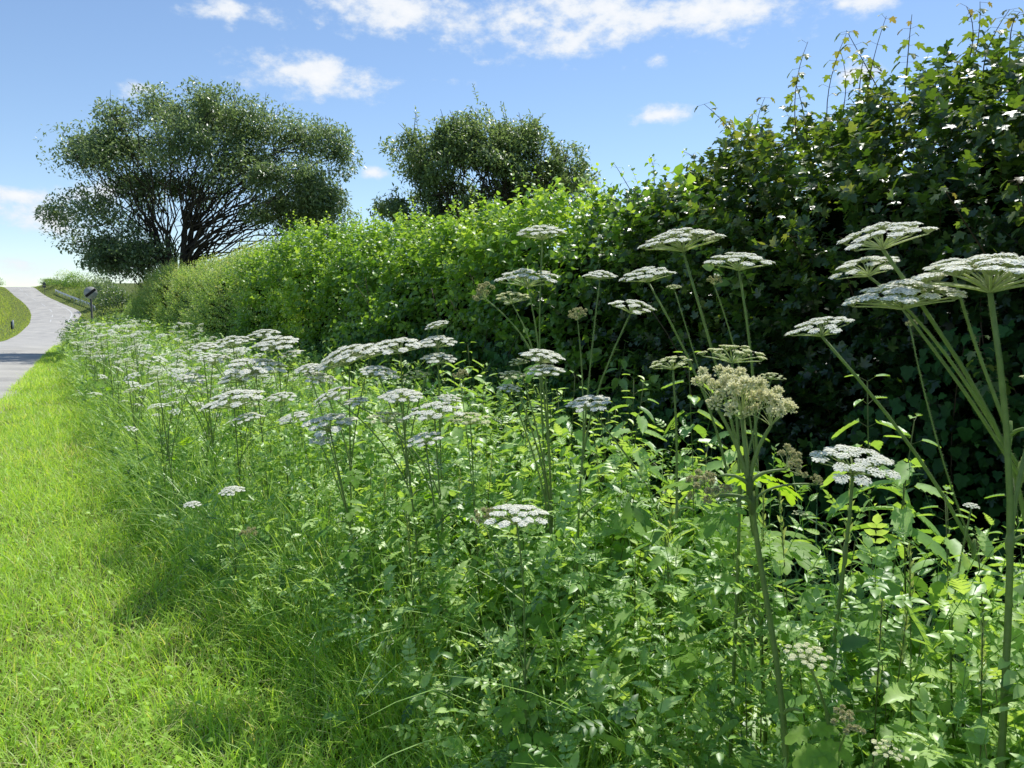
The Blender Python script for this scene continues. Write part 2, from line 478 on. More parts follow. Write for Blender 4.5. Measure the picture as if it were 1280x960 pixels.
b = nt.nodes.new('ShaderNodeBump'); b.inputs['Strength'].default_value = .5; b.inputs['Distance'].default_value = .01
nt.links.new(n1.outputs['Fac'], b.inputs['Height']); nt.links.new(b.outputs[0], p.inputs['Normal']); nt.links.new(p.outputs[0], out.inputs[0])
M['asphalt'] = m
paint = noisemat('road_paint', [(.3, (.5, .49, .45)), (.7, (.68, .67, .64))], 12, .6)

yr = np.arange(-50, 261, 1.0)
def strip(y, f0, f1, dz):
    """ribbon across the road between fractions f0..f1 (0 = left edge)"""
    k = 7
    fr = np.linspace(0, 1, k)
    le, re = ledge(y), redge(y)
    f0 = np.broadcast_to(f0, y.shape); f1 = np.broadcast_to(f1, y.shape)
    ff = f0[:, None] + (f1 - f0)[:, None] * fr[None]
    Xs = le[:, None] + (re - le)[:, None] * ff
    Ys = np.broadcast_to(y[:, None], Xs.shape)
    Zs = np.interp(Ys, _yy, _zz) + dz + .06 * (1 - (2 * ff - 1) ** 2)
    i = np.arange(len(y) * k).reshape(len(y), k)
    return np.stack([Xs, Ys, Zs], -1).reshape(-1, 3), [np.stack([i[:-1, :-1], i[:-1, 1:], i[1:, 1:], i[1:, :-1]], -1).reshape(-1, 4)]
a = Acc(); a.add(*strip(yr, 0, 1, .03)); tag(a.obj('road', M['asphalt'], smooth=True), kind='structure')
a = Acc()
a.add(*strip(np.arange(100, 136, 1.0), .80, .825, .04))
for y0 in np.arange(-40, 190, 9.0):
    if y0 > 100: a.add(*strip(np.arange(y0, y0 + 4.1, 1.0), .42, .44, .04))
tag(a.obj('road_marking', paint), kind='structure')

# ------------------------------------------------------------------ verge boundary
_bt = [-6, 0, 2.4, 4.2, 6.8, 15, 25, 35, 60, 110]
_bn = [1.3, 1.05, .86, .46, .22, -.18, -.5, -.8, -1.0, -1.0]
def nb(t): return np.interp(t, _bt, _bn)
def nf(t): return 3.35 - .0486 * np.asarray(t, float)
_ht = [-4, 2, 3, 3.9, 4.6, 6, 7.3, 9, 12.4, 15, 18, 30, 34, 38, 42]
_hh = [2.72, 2.72, 2.68, 2.68, 2.66, 2.63, 2.5, 2.44, 2.45, 2.7, 3.0, 3.15, 2.9, 2.2, 1.2]
def hh(t): return np.interp(t, _ht, _hh)


def place(t, n):
    x, y = W(t, n); return np.stack([x, y, ground(x, y)], -1)


rng = np.random.default_rng(100)
# ---- short verge grass (uncountable)
acc = Acc()
N = 105000
t = np.exp(rng.uniform(math.log(1.0), math.log(45), N)) - .2
n = rng.uniform(-1.45, 1, N); n = -1.42 + rng.random(N) * (nb(t) + .35 + 1.42)
P = place(t, n)
pn = Noise(1.3); pn2 = Noise(4.5)
patch = pn(P * [1, 1, 0]) * .5 + pn2(P * [1, 1, 0]) * .4
lodw = np.maximum(1, t / 5.5) ** .85
h = rng.uniform(.07, .18, N) * (1 + .35 * np.clip(patch, -1, 1.5)) * (1 + .5 * (rng.random(N) < .06))
h *= 1 + 1.2 * sstep(-.25, .15, n - nb(t))
tint = np.clip(.5 + .22 * patch + rng.normal(0, .2, N), .12, 1)
pale = Noise(2.1)(P * [1, 1, 0])
dry = rng.random(N) < (.08 + .16 * sstep(.3, 1.3, pale)); tint[dry] = rng.random(dry.sum()) * .14
blades(acc, P, h, rng.uniform(.0026, .0052, N) * lodw, rng.random(N) * 6.28, rng.uniform(.05, .85, N), rng.uniform(.2, 1.5, N), 3, tint)
k = 9000
t2 = np.exp(rng.uniform(math.log(1.0), math.log(16), k)) - .2; n2 = -1.3 + rng.random(k) * (nb(t2) + 1.4)
blades(acc, place(t2, n2) + [0, 0, .02], rng.uniform(.05, .13, k), rng.uniform(.0018, .004, k), rng.random(k) * 6.28, rng.uniform(1.0, 1.5, k), rng.uniform(-.2, .3, k), 2, rng.random(k) * .13)
# clover and plantain leaves low in the sward
k = 2600
t2 = np.exp(rng.uniform(math.log(1.2), math.log(9), k)); n2 = -.9 + rng.random(k) * (nb(t2) + .9)
P2 = place(t2, n2) + np.stack([np.zeros(k), np.zeros(k), rng.uniform(.03, .09, k)], 1)
scatter(acc, OVATE, P2, rdir(k) * [1, 1, .3] + [0, 0, .15], rdir(k) * .5 + [0, 0, 1], rng.uniform(.015, .045, k), rng.uniform(.2, .7, k))
tag(acc.obj('verge_grass', M['lawn']), 'short bright green grass on the verge beside the road', 'grass', kind='stuff')

rng = np.random.default_rng(101)
# ---- tall grass in the herb belt (uncountable)
acc = Acc()
N = 44000
t = np.exp(rng.uniform(math.log(1.5), math.log(46), N)) - 1.2
f = rng.random(N) ** 1.15
n = nb(t) + f * (nf(t) - nb(t) + .1)
P = place(t, n)
clump = Noise(2.2)(P * [1, 1, 0])
keep = rng.random(N) < np.clip(.62 + .4 * clump - .55 * sstep(.25, .7, n - nb(t)) * (1 - sstep(3.0, 7, t)), .08, 1) * (1 - .9 * (n > 2.3) * (t < 4))
t, n, P = t[keep], n[keep], P[keep]; N = len(t)
e = n - nb(t)
h = (.30 + .30 * sstep(-.1, .4, e) + .42 * sstep(2, 6, t) * sstep(-.1, .4, e)) * rng.uniform(.55, 1.2, N)
blades(acc, P, h, rng.uniform(.004, .011, N) * np.maximum(1, t / 8) ** .8, rng.random(N) * 6.28, rng.uniform(.02, .35, N), rng.gamma(2.0, .5, N) + .5 * ((e > .6) & (t < 4)), 6,
       np.clip(rng.normal(.55, .22, N), .0, 1))
# broad arching blades near the path of the viewer
k = 1300
t2 = rng.uniform(-.4, 4.2, k); n2 = nb(t2) + .35 + np.abs(rng.uniform(0, 1.8, k) + .2 * np.round(rng.normal(0, 1, k)))
blades(acc, place(t2, n2), rng.uniform(.65, 1.15, k), rng.uniform(.008, .0135, k), rng.random(k) * 6.28, rng.uniform(.05, .4, k), rng.uniform(1.2, 2.2, k), 9, np.clip(rng.normal(.6, .2, k), .1, 1))
# bottom dry thatch
k = 9000
t2 = np.exp(rng.uniform(math.log(1.5), math.log(20), k)) - 1; n2 = nb(t2) + rng.random(k) * 2.2
blades(acc, place(t2, n2), rng.uniform(.15, .4, k), rng.uniform(.002, .005, k), rng.random(k) * 6.28, rng.uniform(.5, 1.4, k), rng.uniform(-.2, .7, k), 3, rng.random(k) * .12)
tag(acc.obj('tall_grass', M['tallgrass']), 'long arching grass among the flowering plants below the hedge', 'grass', kind='stuff')

rng = np.random.default_rng(102)
# ---- low mixed herbage (uncountable)
acc = Acc()
def sprig(acc, tw, P, A, Ln, nl, T, size, tint=None, spread=1.0, droop=.25, twig_r=.0016, up=.5, curl=.15):
    """leafy twigs: P base, A axis (unit), Ln length, nl leaves each"""
    P = np.asarray(P, float); A = unit(A); n = len(P)
    Ln = np.broadcast_to(Ln, (n,)); size = np.broadcast_to(size, (n,))
    s = (np.arange(nl) + .6) / nl
    side = unit(np.cross(A, rdir(n))); bi = np.cross(A, side)
    ang = np.arange(nl) * 2.4 + rng.random((n, 1)) * 6.28
    bend = np.array([0, 0, -1.]) * droop
    pos = P[:, None] + A[:, None] * (s[None, :, None] * Ln[:, None, None]) + bend * (s ** 2)[None, :, None] * Ln[:, None, None]
    out = np.cos(ang)[..., None] * side[:, None] + np.sin(ang)[..., None] * bi[:, None]
    D = out * spread + A[:, None] * (.35 + .8 * s[None, :, None]) + rng.normal(0, .25, (n, nl, 3)) + np.array([0, 0, -.12])
    Nn = np.array([0, 0, up]) + A[:, None] * .5 + rng.normal(0, .38, (n, nl, 3))
    sz = size[:, None] * (1 - .35 * s[None] ** 2) * rng.uniform(.65, 1.15, (n, nl))
    if tint is None: tint = rng.random(n)
    tt = np.clip(tint[:, None] + rng.normal(0, .14, (n, nl)) + .12 * s[None], 0, 1)
    scatter(acc, T, pos.reshape(-1, 3), D.reshape(-1, 3), Nn.reshape(-1, 3), sz.ravel(), tt.ravel(), rng.uniform(-.05, curl + .15, n * nl))
    if tw is not None:
        k = 2
        for j in range(k):
            s0, s1 = j / k, (j + 1) / k
            sticks(tw, P + A * (s0 * Ln)[:, None] + bend * (s0 ** 2 * Ln)[:, None], P + A * (s1 * Ln)[:, None] + bend * (s1 ** 2 * Ln)[:, None],
                   twig_r * (1 - s0 * .6), twig_r * (1 - s1 * .6), 3, tint * 0 + .5)


def belt(N, tmin, tmax, emin, emax, p=1.0):
    t = np.exp(rng.uniform(math.log(tmin + 1.5), math.log(tmax + 1.5), N)) - 1.5
    lim = nf(t) - nb(t) + .15
    e = emin + (np.minimum(emax, lim) - emin) * rng.random(N) ** p
    return t, nb(t) + e, e


t, n, e = belt(9500, -1, 34, .0, 3.2)
P = place(t, n); hgt = (.25 + .9 * sstep(-.05, .45, e)) * rng.random(len(t)) ** .55
P[:, 2] += hgt * .8
A = rdir(len(t)) * .55 + [0, 0, .8]
sz = np.maximum(1, t / 9) ** .7
idx = rng.random(len(t))
keep = ~((n > 2.15 + .25 * np.sin(3 * t)) & (t < 4.2) & (rng.random(len(t)) < .93)) & ~((t < 3.4) & (e > .7) & (rng.random(len(t)) < .72)); t, n, e, P, A, sz, idx = t[keep], n[keep], e[keep], P[keep], A[keep], sz[keep], idx[keep]
g = idx < .24
sprig(acc, acc, P[g], A[g], .26 * sz[g], 11, OVATE, rng.uniform(.025, .062, g.sum()) * sz[g], droop=.3, up=1.2)
g4 = (idx >= .24) & (idx < .52)
sprig(acc, acc, P[g4] - [0, 0, .1], A[g4] + [0, 0, .8], rng.uniform(.3, .45, g4.sum()) * sz[g4], 9, SERR, rng.uniform(.05, .095, g4.sum()) * sz[g4], droop=.1, up=1.0, curl=.3, twig_r=.002)
g2 = (idx >= .52) & (idx < .8)
sprig(acc, acc, P[g2], A[g2], .28 * sz[g2], 6, FEATHER, .12 * sz[g2], droop=.3, up=1.2)
g3 = idx >= .8
sprig(acc, acc, P[g3], A[g3], .4 * sz[g3], 20, NARROW, .03 * sz[g3], droop=.35)
tag(acc.obj('low_herbage', M['herb']), 'tangle of small green leaves growing between the flower stems', 'undergrowth', kind='stuff')

# ------------------------------------------------------------------ nettles
def nettle_meshes(seed, H):
    st, lf = Acc(), Acc()
    lean = rng.normal(0, .07, 2)
    nodes = int(H / .065)
    s = np.linspace(0, 1, 7)
    path = np.stack([lean[0] * s ** 1.6 * H, lean[1] * s ** 1.6 * H, s * H], 1)
    tube(st, path, np.linspace(.0032, .0014, 7), 5, .5)
    base = rng.random() * 3
    for k in range(nodes):
        f = .22 + .78 * k / (nodes - 1)
        p = np.array([np.interp(f, s, path[:, j]) for j in range(3)])
        Lf = .045 + .088 * math.sin(math.pi * min(1, (f - .05) * .86 + .12)) * rng.uniform(.8, 1.15)
        if f > .93: Lf *= .6
        for sgn in (0, math.pi):
            if rng.random() < .1: continue
            an = base + k * math.pi / 2 + sgn + rng.normal(0, .2)
            o = np.array([math.cos(an), math.sin(an), 0])
            pe = p + o * .022 + [0, 0, .012]
            sticks(st, [p], [pe], .0009, .0007, 3)
            D = o + np.array([0, 0, rng.uniform(-.65, .1) + (.5 if f > .93 else 0)])
            scatter(lf, SERRB if f < .6 else SERR, [pe], [D], [np.array([0, 0, 1]) + o * .35 + rng.normal(0, .15, 3)], Lf,
                    np.clip([.35 + .35 * f + rng.normal(0, .15)], 0, 1), rng.uniform(0, .25))
    return st.mesh('stem', M['netstem'], True), lf.mesh('foliage', M['nettle'])


rng = np.random.default_rng(103)
NET = [nettle_meshes(i, H) for i, H in enumerate((.8, .92, 1.02, 1.12, .7, .98))]
GN = 'stinging nettles in the herb belt'
def put_nettle(t, n, v, s, label):
    p = place(t, n)
    r = empty('stinging_nettle', label, 'nettle', p, GN)
    r.rotation_euler = (rng.normal(0, .08), rng.normal(0, .08), rng.random() * 6.28); r.scale = (s, s, s)
    link('stem', NET[v][0], r); link('foliage', NET[v][1], r)
rng = np.random.default_rng(104)
spots = []
t, n, e = belt(2600, -.6, 13, .35, 2.7)
dens = Noise(1.6)(np.stack([t, n, 0 * t], 1))
for i in range(len(t)):
    x, y = W(t[i], n[i])
    if n[i] > 2.2 + .2 * math.sin(3 * t[i]) and t[i] < 4.2: continue
    if y < .9 or (e[i] < 1.0 and rng.random() < .5): continue
    px = 640 + FPX * x / y
    w_ = 1.0 if px > 540 else .4
    if t[i] > 5: w_ *= .3
    if rng.random() < w_ * (.7 + .5 * dens[i]) and len(spots) < 298 and -150 < px < 1450: spots.append((t[i], n[i], e[i]))
for (ti, ni, ei) in spots:
    put_nettle(ti, ni, int(rng.integers(6)), rng.uniform(.82, 1.2) * (.66 + .38 * float(sstep(.3, 1.1, ei))),
               'leafy green stinging nettle standing in the belt of plants below the hedge')

# ------------------------------------------------------------------ grass stalks with seed heads
def stalk_mesh(H, Hd):
    st, sd_ = Acc(), Acc()
    lean = rng.normal(0, .06, 2)
    s = np.linspace(0, 1, 6)
    path = np.stack([lean[0] * s ** 2 * H, lean[1] * s ** 2 * H, s * H], 1)
    tube(st, path, np.linspace(.0022, .0012, 6), 4)
    k = 46
    f = 1 - rng.random(k) * Hd / H
    p = np.stack([np.interp(f, s, path[:, j]) for j in range(3)], 1)
    o = rdir(k) * [1, 1, .2] + [0, 0, 1.6]
    scatter(sd_, LANCE, p, o, rdir(k), rng.uniform(.012, .022, k))
    return st.mesh('stalk', M['netstem'], True), sd_.mesh('seed_head', M['seed'])
rng = np.random.default_rng(105)
STK = [stalk_mesh(*q) for q in ((.95, .16), (1.1, .22), (.85, .12))]
GS = 'grass stalks with seed heads'
for (px, py, d) in [(1010, 610, 1.75), (1052, 590, 1.8), (962, 610, 1.9), (1100, 735, 1.5), (1158, 680, 1.6), (1110, 742, 1.55), (1245, 770, 1.35), (820, 640, 2.3),
                    (560, 590, 3.0), (600, 560, 3.2), (690, 590, 2.7), (470, 600, 3.2), (340, 600, 4.0), (760, 560, 2.9), (400, 620, 3.4), (520, 640, 2.6)]:
    top = at(px, py, d); g = float(ground(top[0], d)); v = int(rng.integers(3))
    r = empty('grass_stalk', 'thin grass stalk with narrow seed head rising above the nettles', 'grass stalk', (top[0], d, g), GS)
    s = (top[2] - g) / (.95, 1.1, .85)[v]
    r.scale = (1, 1, s); r.rotation_euler[2] = rng.random() * 6.28
    link('stalk', STK[v][0], r); link('seed_head', STK[v][1], r)

# ------------------------------------------------------------------ hogweed
def umbel(style, nr=24, low=False):
    """unit-diameter flower head, origin where the rays meet"""
    fl, ra = Acc(), Acc()
    k = np.arange(nr)
    r = np.sqrt((k + .4) / nr) * .44; th = k * 2.39996 + rng.random() * 6
    r = r * rng.uniform(.94, 1.06, nr) * (1 + .08 * np.sin(2 * th + rng.random() * 6) + .05 * np.sin(3 * th + rng.random() * 6)); th = th + rng.normal(0, .12, nr)
    hgt = {'flower': .25, 'young': .24, 'seed': .5, 'old': .4}[style]
    zz = hgt - .68 * r ** 2 + rng.normal(0, .011, nr) + (.5 * (rng.random(nr) - .5) if style in ('seed', 'old') else 0)
    C = np.stack([r * np.cos(th), r * np.sin(th), zz], 1)
    for c in C:
        mid = np.array([c[0] * .42, c[1] * .42, c[2] * .62])
        if low: sticks(ra, [[0, 0, 0]], [c], .012, .007, 3)
        else: tube(ra, bez([0, 0, 0], mid + [0, 0, -.02], c - [0, 0, .05], 5), np.linspace(.011, .0065, 5), 4, rng.random())
    for c in C:
        rr = {'flower': .088, 'young': .07, 'seed': .10, 'old': .075}[style] * rng.uniform(.85, 1.1)
        m = 42 if not low else 10
        q = np.arange(m); rad = np.sqrt((q + .5) / m); ph = q * 2.39996 + rng.random() * 6
        out = unit(np.array([c[0], c[1], .55]))
        if style in ('flower', 'young'):
            ax = unit(np.array([c[0] * .5, c[1] * .5, 1.0]))
            e1 = unit(np.cross(ax, [0.3, 1, 0])); e2 = np.cross(ax, e1)
            rr = rr * .93
            FP = c + rr * (rad * np.cos(ph))[:, None] * e1 + rr * (rad * np.sin(ph))[:, None] * e2 + ax * (.012 * (1 - rad ** 2))[:, None] + rng.normal(0, .0035, (m, 3))
            nn = unit(ax + .35 * (np.cos(ph)[:, None] * e1 + np.sin(ph)[:, None] * e2) * rad[:, None] + rng.normal(0, .13, (m, 3)))
            if not low: sticks(ra, np.repeat((c - ax * .05)[None], m, 0), FP, .003, .002, 3)
            np_ = 5 if not low else 3
            for j in range(np_):
                a_ = j * 2 * math.pi / np_ + rng.random(m) * .8
                t1 = unit(np.cross(nn, [[.2, .9, .1]])); t2 = np.cross(nn, t1)
                D = np.cos(a_)[:, None] * t1 + np.sin(a_)[:, None] * t2 + nn * rng.uniform(-.1, .25, (m, 1))
                edge = np.clip(((FP + D * .02) - c) @ np.append(unit(np.array([c[0], c[1]]) + 1e-6), 0) / rr, 0, 1) * np.clip(np.linalg.norm(c[:2]) / .4, 0, 1)
                S = (.0162 if style == 'flower' else .0135) * rng.uniform(.8, 1.25, m) * (1 + .75 * edge) * (2.5 if low else 1)
                scatter(fl, tpl_kite(.42), FP, D, nn, S, np.clip(rng.normal(.62, .22, m), 0, 1))
        else:
            D = rdir(m) * 1.0 + out * .55
            L_ = rr * rng.uniform(.55, 1.15, m)
            E = c + unit(D) * L_[:, None]
            sticks(ra, np.repeat((c - [0, 0, .02])[None], m, 0), E, .003, .002, 3)
            for rep in range(5 if not low else 1):
                scatter(fl, tpl_kite(.36), E - unit(D) * .012, unit(D) + rng.normal(0, .3, (m, 3)), rdir(m), .044 * rng.uniform(.8, 1.3, m), np.clip(rng.normal(.55, .25, m), 0, 1))
    mat = {'flower': 'petal', 'young': 'youngpetal', 'seed': 'fruit', 'old': 'oldfruit'}[style]
    return fl.mesh('flower_head', M[mat]), ra.mesh('rays', M['ray'], True)


rng = np.random.default_rng(106)
UMB = {'flower': [umbel('flower', k) for k in (27, 22, 31, 24, 19)], 'young': [umbel('young', 22), umbel('young', 17)],
       'seed': [umbel('seed', 17), umbel('seed', 14)], 'old': [umbel('old', 14)],
       'low': [umbel('flower', k, True) for k in (18, 14, 16, 12)]}


def put_head(root, p, diam, style, axis, v=None):
    me = UMB[style]; v = int(rng.integers(len(me))) if v is None else v
    nm = 'seed_head' if style in ('seed', 'old') else 'flower_head'
    o = link(nm, me[v][0], root)
    q = Vector(axis).to_track_quat('Z', 'Y') @ Matrix.Rotation(rng.random() * 6.28, 3, 'Z').to_quaternion()
    o.rotation_mode = 'QUATERNION'; o.rotation_quaternion = q
    o.location = Vector(p); o.scale = (diam,) * 3
    link('rays', me[v][1], o)
    return o


def hog_leaf(acc, st, p, an, size, tilt=.35):
    o = np.array([math.cos(an), math.sin(an), 0])
    q = p + o * size * .55 + np.array([0, 0, size * tilt])
    tube(st, bez(p, p + o * size * .25 + [0, 0, size * .25], q, 5), np.linspace(.0045, .0025, 5), 5, .6)
    scatter(acc, HOGLEAF, [q], [o + np.array([0, 0, rng.uniform(-.5, .05)])], [np.array([0, 0, 1]) + o * .3 + rng.normal(0, .15, 3)], size,
            np.clip([rng.normal(.5, .25)], 0, 1), .18)


def hairs(acc, path, rad, dist):
    if dist > 2.7 or dist == 0: return
    n = int(1400 * np.linalg.norm(np.diff(path, axis=0), axis=1).sum())
    f = rng.random(n) * (len(path) - 1)
    q = np.arange(len(path))
    p = np.stack([np.interp(f, q, path[:, c]) for c in range(3)], 1); r_ = np.interp(f, q, rad)[:, None]
    o = unit(rng.normal(size=(n, 3)) * [1, 1, .25])
    sticks(acc, p + o * r_ * .9, p + o * (r_ + rng.uniform(.0015, .004, (n, 1))), .00022, .00012, 3, 1.0)


GH = 'white flowering hogweeds along the hedge'
def hogweed(base, heads, label, rad=.008, nleaf=4, leaf=.26, group=GH):
    """base world xyz; heads: (world point of head middle, diameter, style, stem path points or None, lean axis)"""
    base = np.asarray(base, float)
    root = empty('hogweed', label, 'hogweed', base, group); rad = rad * .68
    st, lf = Acc(), Acc()
    main = None; nodes_ = []
    for i, (top, diam, style, via, axis) in enumerate(heads):
        apex = np.asarray(top, float) - base - np.asarray(unit(axis)) * diam * .2
        if i == 0:
            pts = [np.zeros(3)] + [np.asarray(v) - base for v in (via or [])] + [apex]
            P = np.array(pts)
            if len(P) == 2: P = np.array([P[0], P[0] * .45 + P[1] * .55 + rng.normal(0, .015, 3) * [1, 1, 0], P[1]])
            s = np.concatenate([[0], np.cumsum(np.linalg.norm(np.diff(P, axis=0), axis=1))]); s /= s[-1]
            ss = np.linspace(0, 1, 14)
            main = np.stack([np.interp(ss, s, P[:, j]) for j in range(3)], 1)
            kk = np.array([.25, .5, .25])
            for _ in range(3):
                mm = main.copy(); mm[1:-1] = .25 * main[:-2] + .5 * main[1:-1] + .25 * main[2:]; main = mm
            tube(st, main, np.linspace(rad, rad * .55, 14), 12, .5, ridge=.09); hairs(st, main, np.linspace(rad, rad * .55, 14), base[1])
        else:
            f = via if isinstance(via, float) else None
            if f is not None:
                j = f * 13; j0 = int(min(12, j)); org = main[j0] * (1 - (j - j0)) + main[j0 + 1] * (j - j0)
                tng = unit(main[j0 + 1] - main[j0])
                l = np.linalg.norm(apex - org)
                path = bez(org, org + tng * l * .3 + (apex - org) * .22, apex, 9)
                nodes_.append(org)
            else:
                org = np.asarray(via[0]) - base
                P = np.array([np.asarray(v) - base for v in via] + [apex])
                s = np.concatenate([[0], np.cumsum(np.linalg.norm(np.diff(P, axis=0), axis=1))]); s /= s[-1]
                ss = np.linspace(0, 1, 10); path = np.stack([np.interp(ss, s, P[:, j]) for j in range(3)], 1)
                for _ in range(2): path[1:-1] = .25 * path[:-2] + .5 * path[1:-1] + .25 * path[2:]
                nodes_.append(org)
            rb = rad * float(np.clip(.4 + .6 * diam / .11, .42, 1))
            tube(st, path, np.linspace(rb * .62, rb * .42, len(path)), 10, .6, ridge=.09); hairs(st, path, np.linspace(rb * .62, rb * .42, len(path)), base[1])
        put_head(root, apex, diam, style, axis)
    for org in nodes_:      # papery sheath and small leaf at each fork
        tube(st, [org - [0, 0, .02], org, org + [0, 0, .03]], [rad * .75, rad * 1.08, rad * .6], 7, .8)
        if rng.random() < .6: hog_leaf(lf, st, org, rng.random() * 6.28, leaf * .45, .15)
    for k in range(nleaf):
        f = .14 + .6 * k / max(1, nleaf); j = int(f * 13)
        hog_leaf(lf, st, main[j], k * 2.2 + rng.random(), leaf * rng.uniform(.6, .95) * (1.1 - f * .6))
    st.obj('stem', M['stem'], root, True)
    if lf.n: lf.obj('foliage', M['hogleaf'], root)
    return root


def gpos(px, d):
    x = (px - 640) / FPX * d
    return np.array([x, d, float(ground(x, d))])


def ax(dx=0., dy=-.16): return np.array([dx, dy, 1.0])


def H(px, py, d, w, style='flower', via=None, a=None):
    return (at(px, py, d), w / FPX * d, style, via, ax() if a is None else a)


rng = np.random.default_rng(107)
# plants nearest the camera, each with its stems as seen
hogweed(gpos(1288, 1.32), [H(1240, 330, 1.3, 172, 'flower', [at(1268, 640, 1.31), at(1255, 450, 1.3)], ax(.0, -.02)),
                           H(1310, 470, 1.36, 60, 'young', .72)],
        'stout upright hogweed whose broad umbrella of rays is seen from below', .011, 3)
hogweed(gpos(1330, 1.5), [H(1100, 288, 1.42, 118, 'flower', [at(1300, 640, 1.5), at(1262, 545, 1.48), at(1185, 425, 1.44)], ax(-.25, -.1)),
                          H(1084, 327, 1.5, 92, 'flower', [at(1278, 590, 1.49), at(1190, 450, 1.5), at(1118, 365, 1.5)], ax(-.2, -.1)),
                          H(1128, 360, 1.4, 132, 'flower', [at(1275, 596, 1.47), at(1200, 480, 1.42)], ax(-.12, -.1)),
                          H(1192, 328, 1.5, 70, 'flower', [at(1262, 545, 1.48), at(1215, 420, 1.5)], ax(-.1, -.1))],
        'leaning hogweed with four white heads fanning out on slanting stems', .0085, 3)
hogweed(gpos(1300, 1.8), [H(1024, 404, 1.85, 86, 'flower', [at(1268, 775, 1.82), at(1195, 640, 1.84), at(1120, 525, 1.85)], ax(-.28, -.1)),
                          H(1138, 405, 1.9, 16, 'old', .6)],
        'hogweed with one white head tilted left on a long slanting bare stem', .0085, 2)
hogweed(gpos(985, 2.0), [H(852, 293, 2.0, 104, 'flower', [at(945, 640, 2.0), at(900, 470, 2.0), at(868, 360, 2.0)], ax(-.12, -.04)),
                         H(840, 449, 2.05, 64, 'young', [at(846, 640, 2.05), at(846, 540, 2.05)], ax(-.12, 0))],
        'tall hogweed holding the highest wide white head beside the dark ivy', .008, 3)
hogweed(gpos(950, 2.15), [H(925, 321, 2.15, 84, 'flower', [at(948, 620, 2.15), at(942, 430, 2.15)]),
                          H(893, 352, 2.2, 22, 'old', .66)],
        'straight hogweed with a single domed white head on a vertical stem', .008, 3)
hogweed(gpos(960, 2.3), [H(809, 339, 2.3, 68, 'flower', [at(915, 580, 2.3), at(862, 440, 2.3)], ax(-.15)),
                         H(843, 357, 2.4, 22, 'young', .62)],
        'slender hogweed with small flat white head left of the highest one', .007, 3)
hogweed(gpos(720, 2.5), [H(790, 379, 2.5, 64, 'flower', [at(725, 560, 2.5), at(752, 460, 2.5)], ax(.1)),
                         H(750, 341, 2.6, 42, 'flower', .6), H(722, 395, 2.5, 26, 'old', .66)],
        'hogweed leaning right with small flat white head and a withered one', .007, 4)
hogweed(gpos(925, 1.9), [H(916, 436, 1.9, 88, 'young', [at(926, 620, 1.9), at(923, 500, 1.9)], ax(.05, .08)),
                         H(965, 468, 1.95, 32, 'young', .74)],
        'hogweed with cream yellow flat head half open above the seed cluster', .008, 3)
hogweed(gpos(1010, 1.5), [H(930, 508, 1.5, 86, 'seed', [at(985, 900, 1.5), at(960, 760, 1.5), at(938, 640, 1.5)], ax(0, -.25)),
                          H(895, 495, 1.52, 60, 'seed', .9), H(965, 520, 1.48, 66, 'seed', .9), H(988, 580, 1.5, 48, 'old', .9, ax(.8, -.1)),
                          H(888, 612, 1.48, 60, 'old', .87, ax(-.5, -.2)), H(1022, 602, 1.5, 20, 'old', .87, ax(.3, -.1))],
        'thick stemmed hogweed gone over to lumpy pale seed clusters', .0115, 3)
hogweed(gpos(1060, 1.62), [H(1070, 573, 1.62, 112, 'flower', [at(1040, 790, 1.62), at(1062, 680, 1.62)], ax(0, -.3)),
                           H(1000, 640, 1.7, 20, 'young', .85)],
        'low hogweed with loose bright white head open against black shade', .008, 3)
hogweed(gpos(1250, 1.7), [H(1215, 631, 1.6, 20, 'flower', [at(1185, 780, 1.62), at(1198, 700, 1.6)])],
        'thin young hogweed with a tiny white tuft in front of the ivy', .004, 2)
hogweed(gpos(1040, 1.45), [H(1010, 815, 1.32, 62, 'young', [at(1045, 900, 1.4)]), H(1060, 905, 1.28, 44, 'old', .6), H(1110, 935, 1.26, 48, 'young', .5)],
        'short hogweed with creamy buds low among the nearest nettles', .006, 3, .2)
hogweed(gpos(690, 2.9), [H(678, 286, 2.9, 66, 'flower', [at(682, 600, 2.9), at(672, 420, 2.9)]),
                         H(660, 342, 2.9, 84, 'flower', .74), H(604, 368, 2.95, 34, 'old', .72, ax(-.5)), H(640, 368, 3.0, 56, 'young', .7)],
        'branching hogweed whose white heads stand level with the bright leafy hedge', .008, 4)
hogweed(gpos(692, 2.6), [H(676, 441, 2.6, 64, 'flower', [at(690, 620, 2.6), at(684, 520, 2.6)], ax(.05, -.1)),
                         H(682, 460, 2.55, 52, 'flower', .6), H(640, 466, 2.6, 40, 'young', .6), H(636, 483, 2.6, 34, 'flower', .55), H(648, 450, 2.65, 30, 'young', .6)],
        'hogweed with stacked rounded white heads crowded in the belt middle', .008, 4)
hogweed(gpos(850, 2.4), [H(736, 500, 2.4, 62, 'flower', [at(835, 640, 2.4), at(775, 555, 2.4)], ax(-.15))],
        'hogweed with one bumpy white head on a stem leaning left', .007, 4)
hogweed(gpos(660, 2.1), [H(646, 640, 2.1, 84, 'flower', [at(655, 720, 2.1)], ax(0, -.15)), H(605, 648, 2.15, 34, 'old', .5)],
        'short hogweed with low white head sunk among nettles and grass', .006, 4)

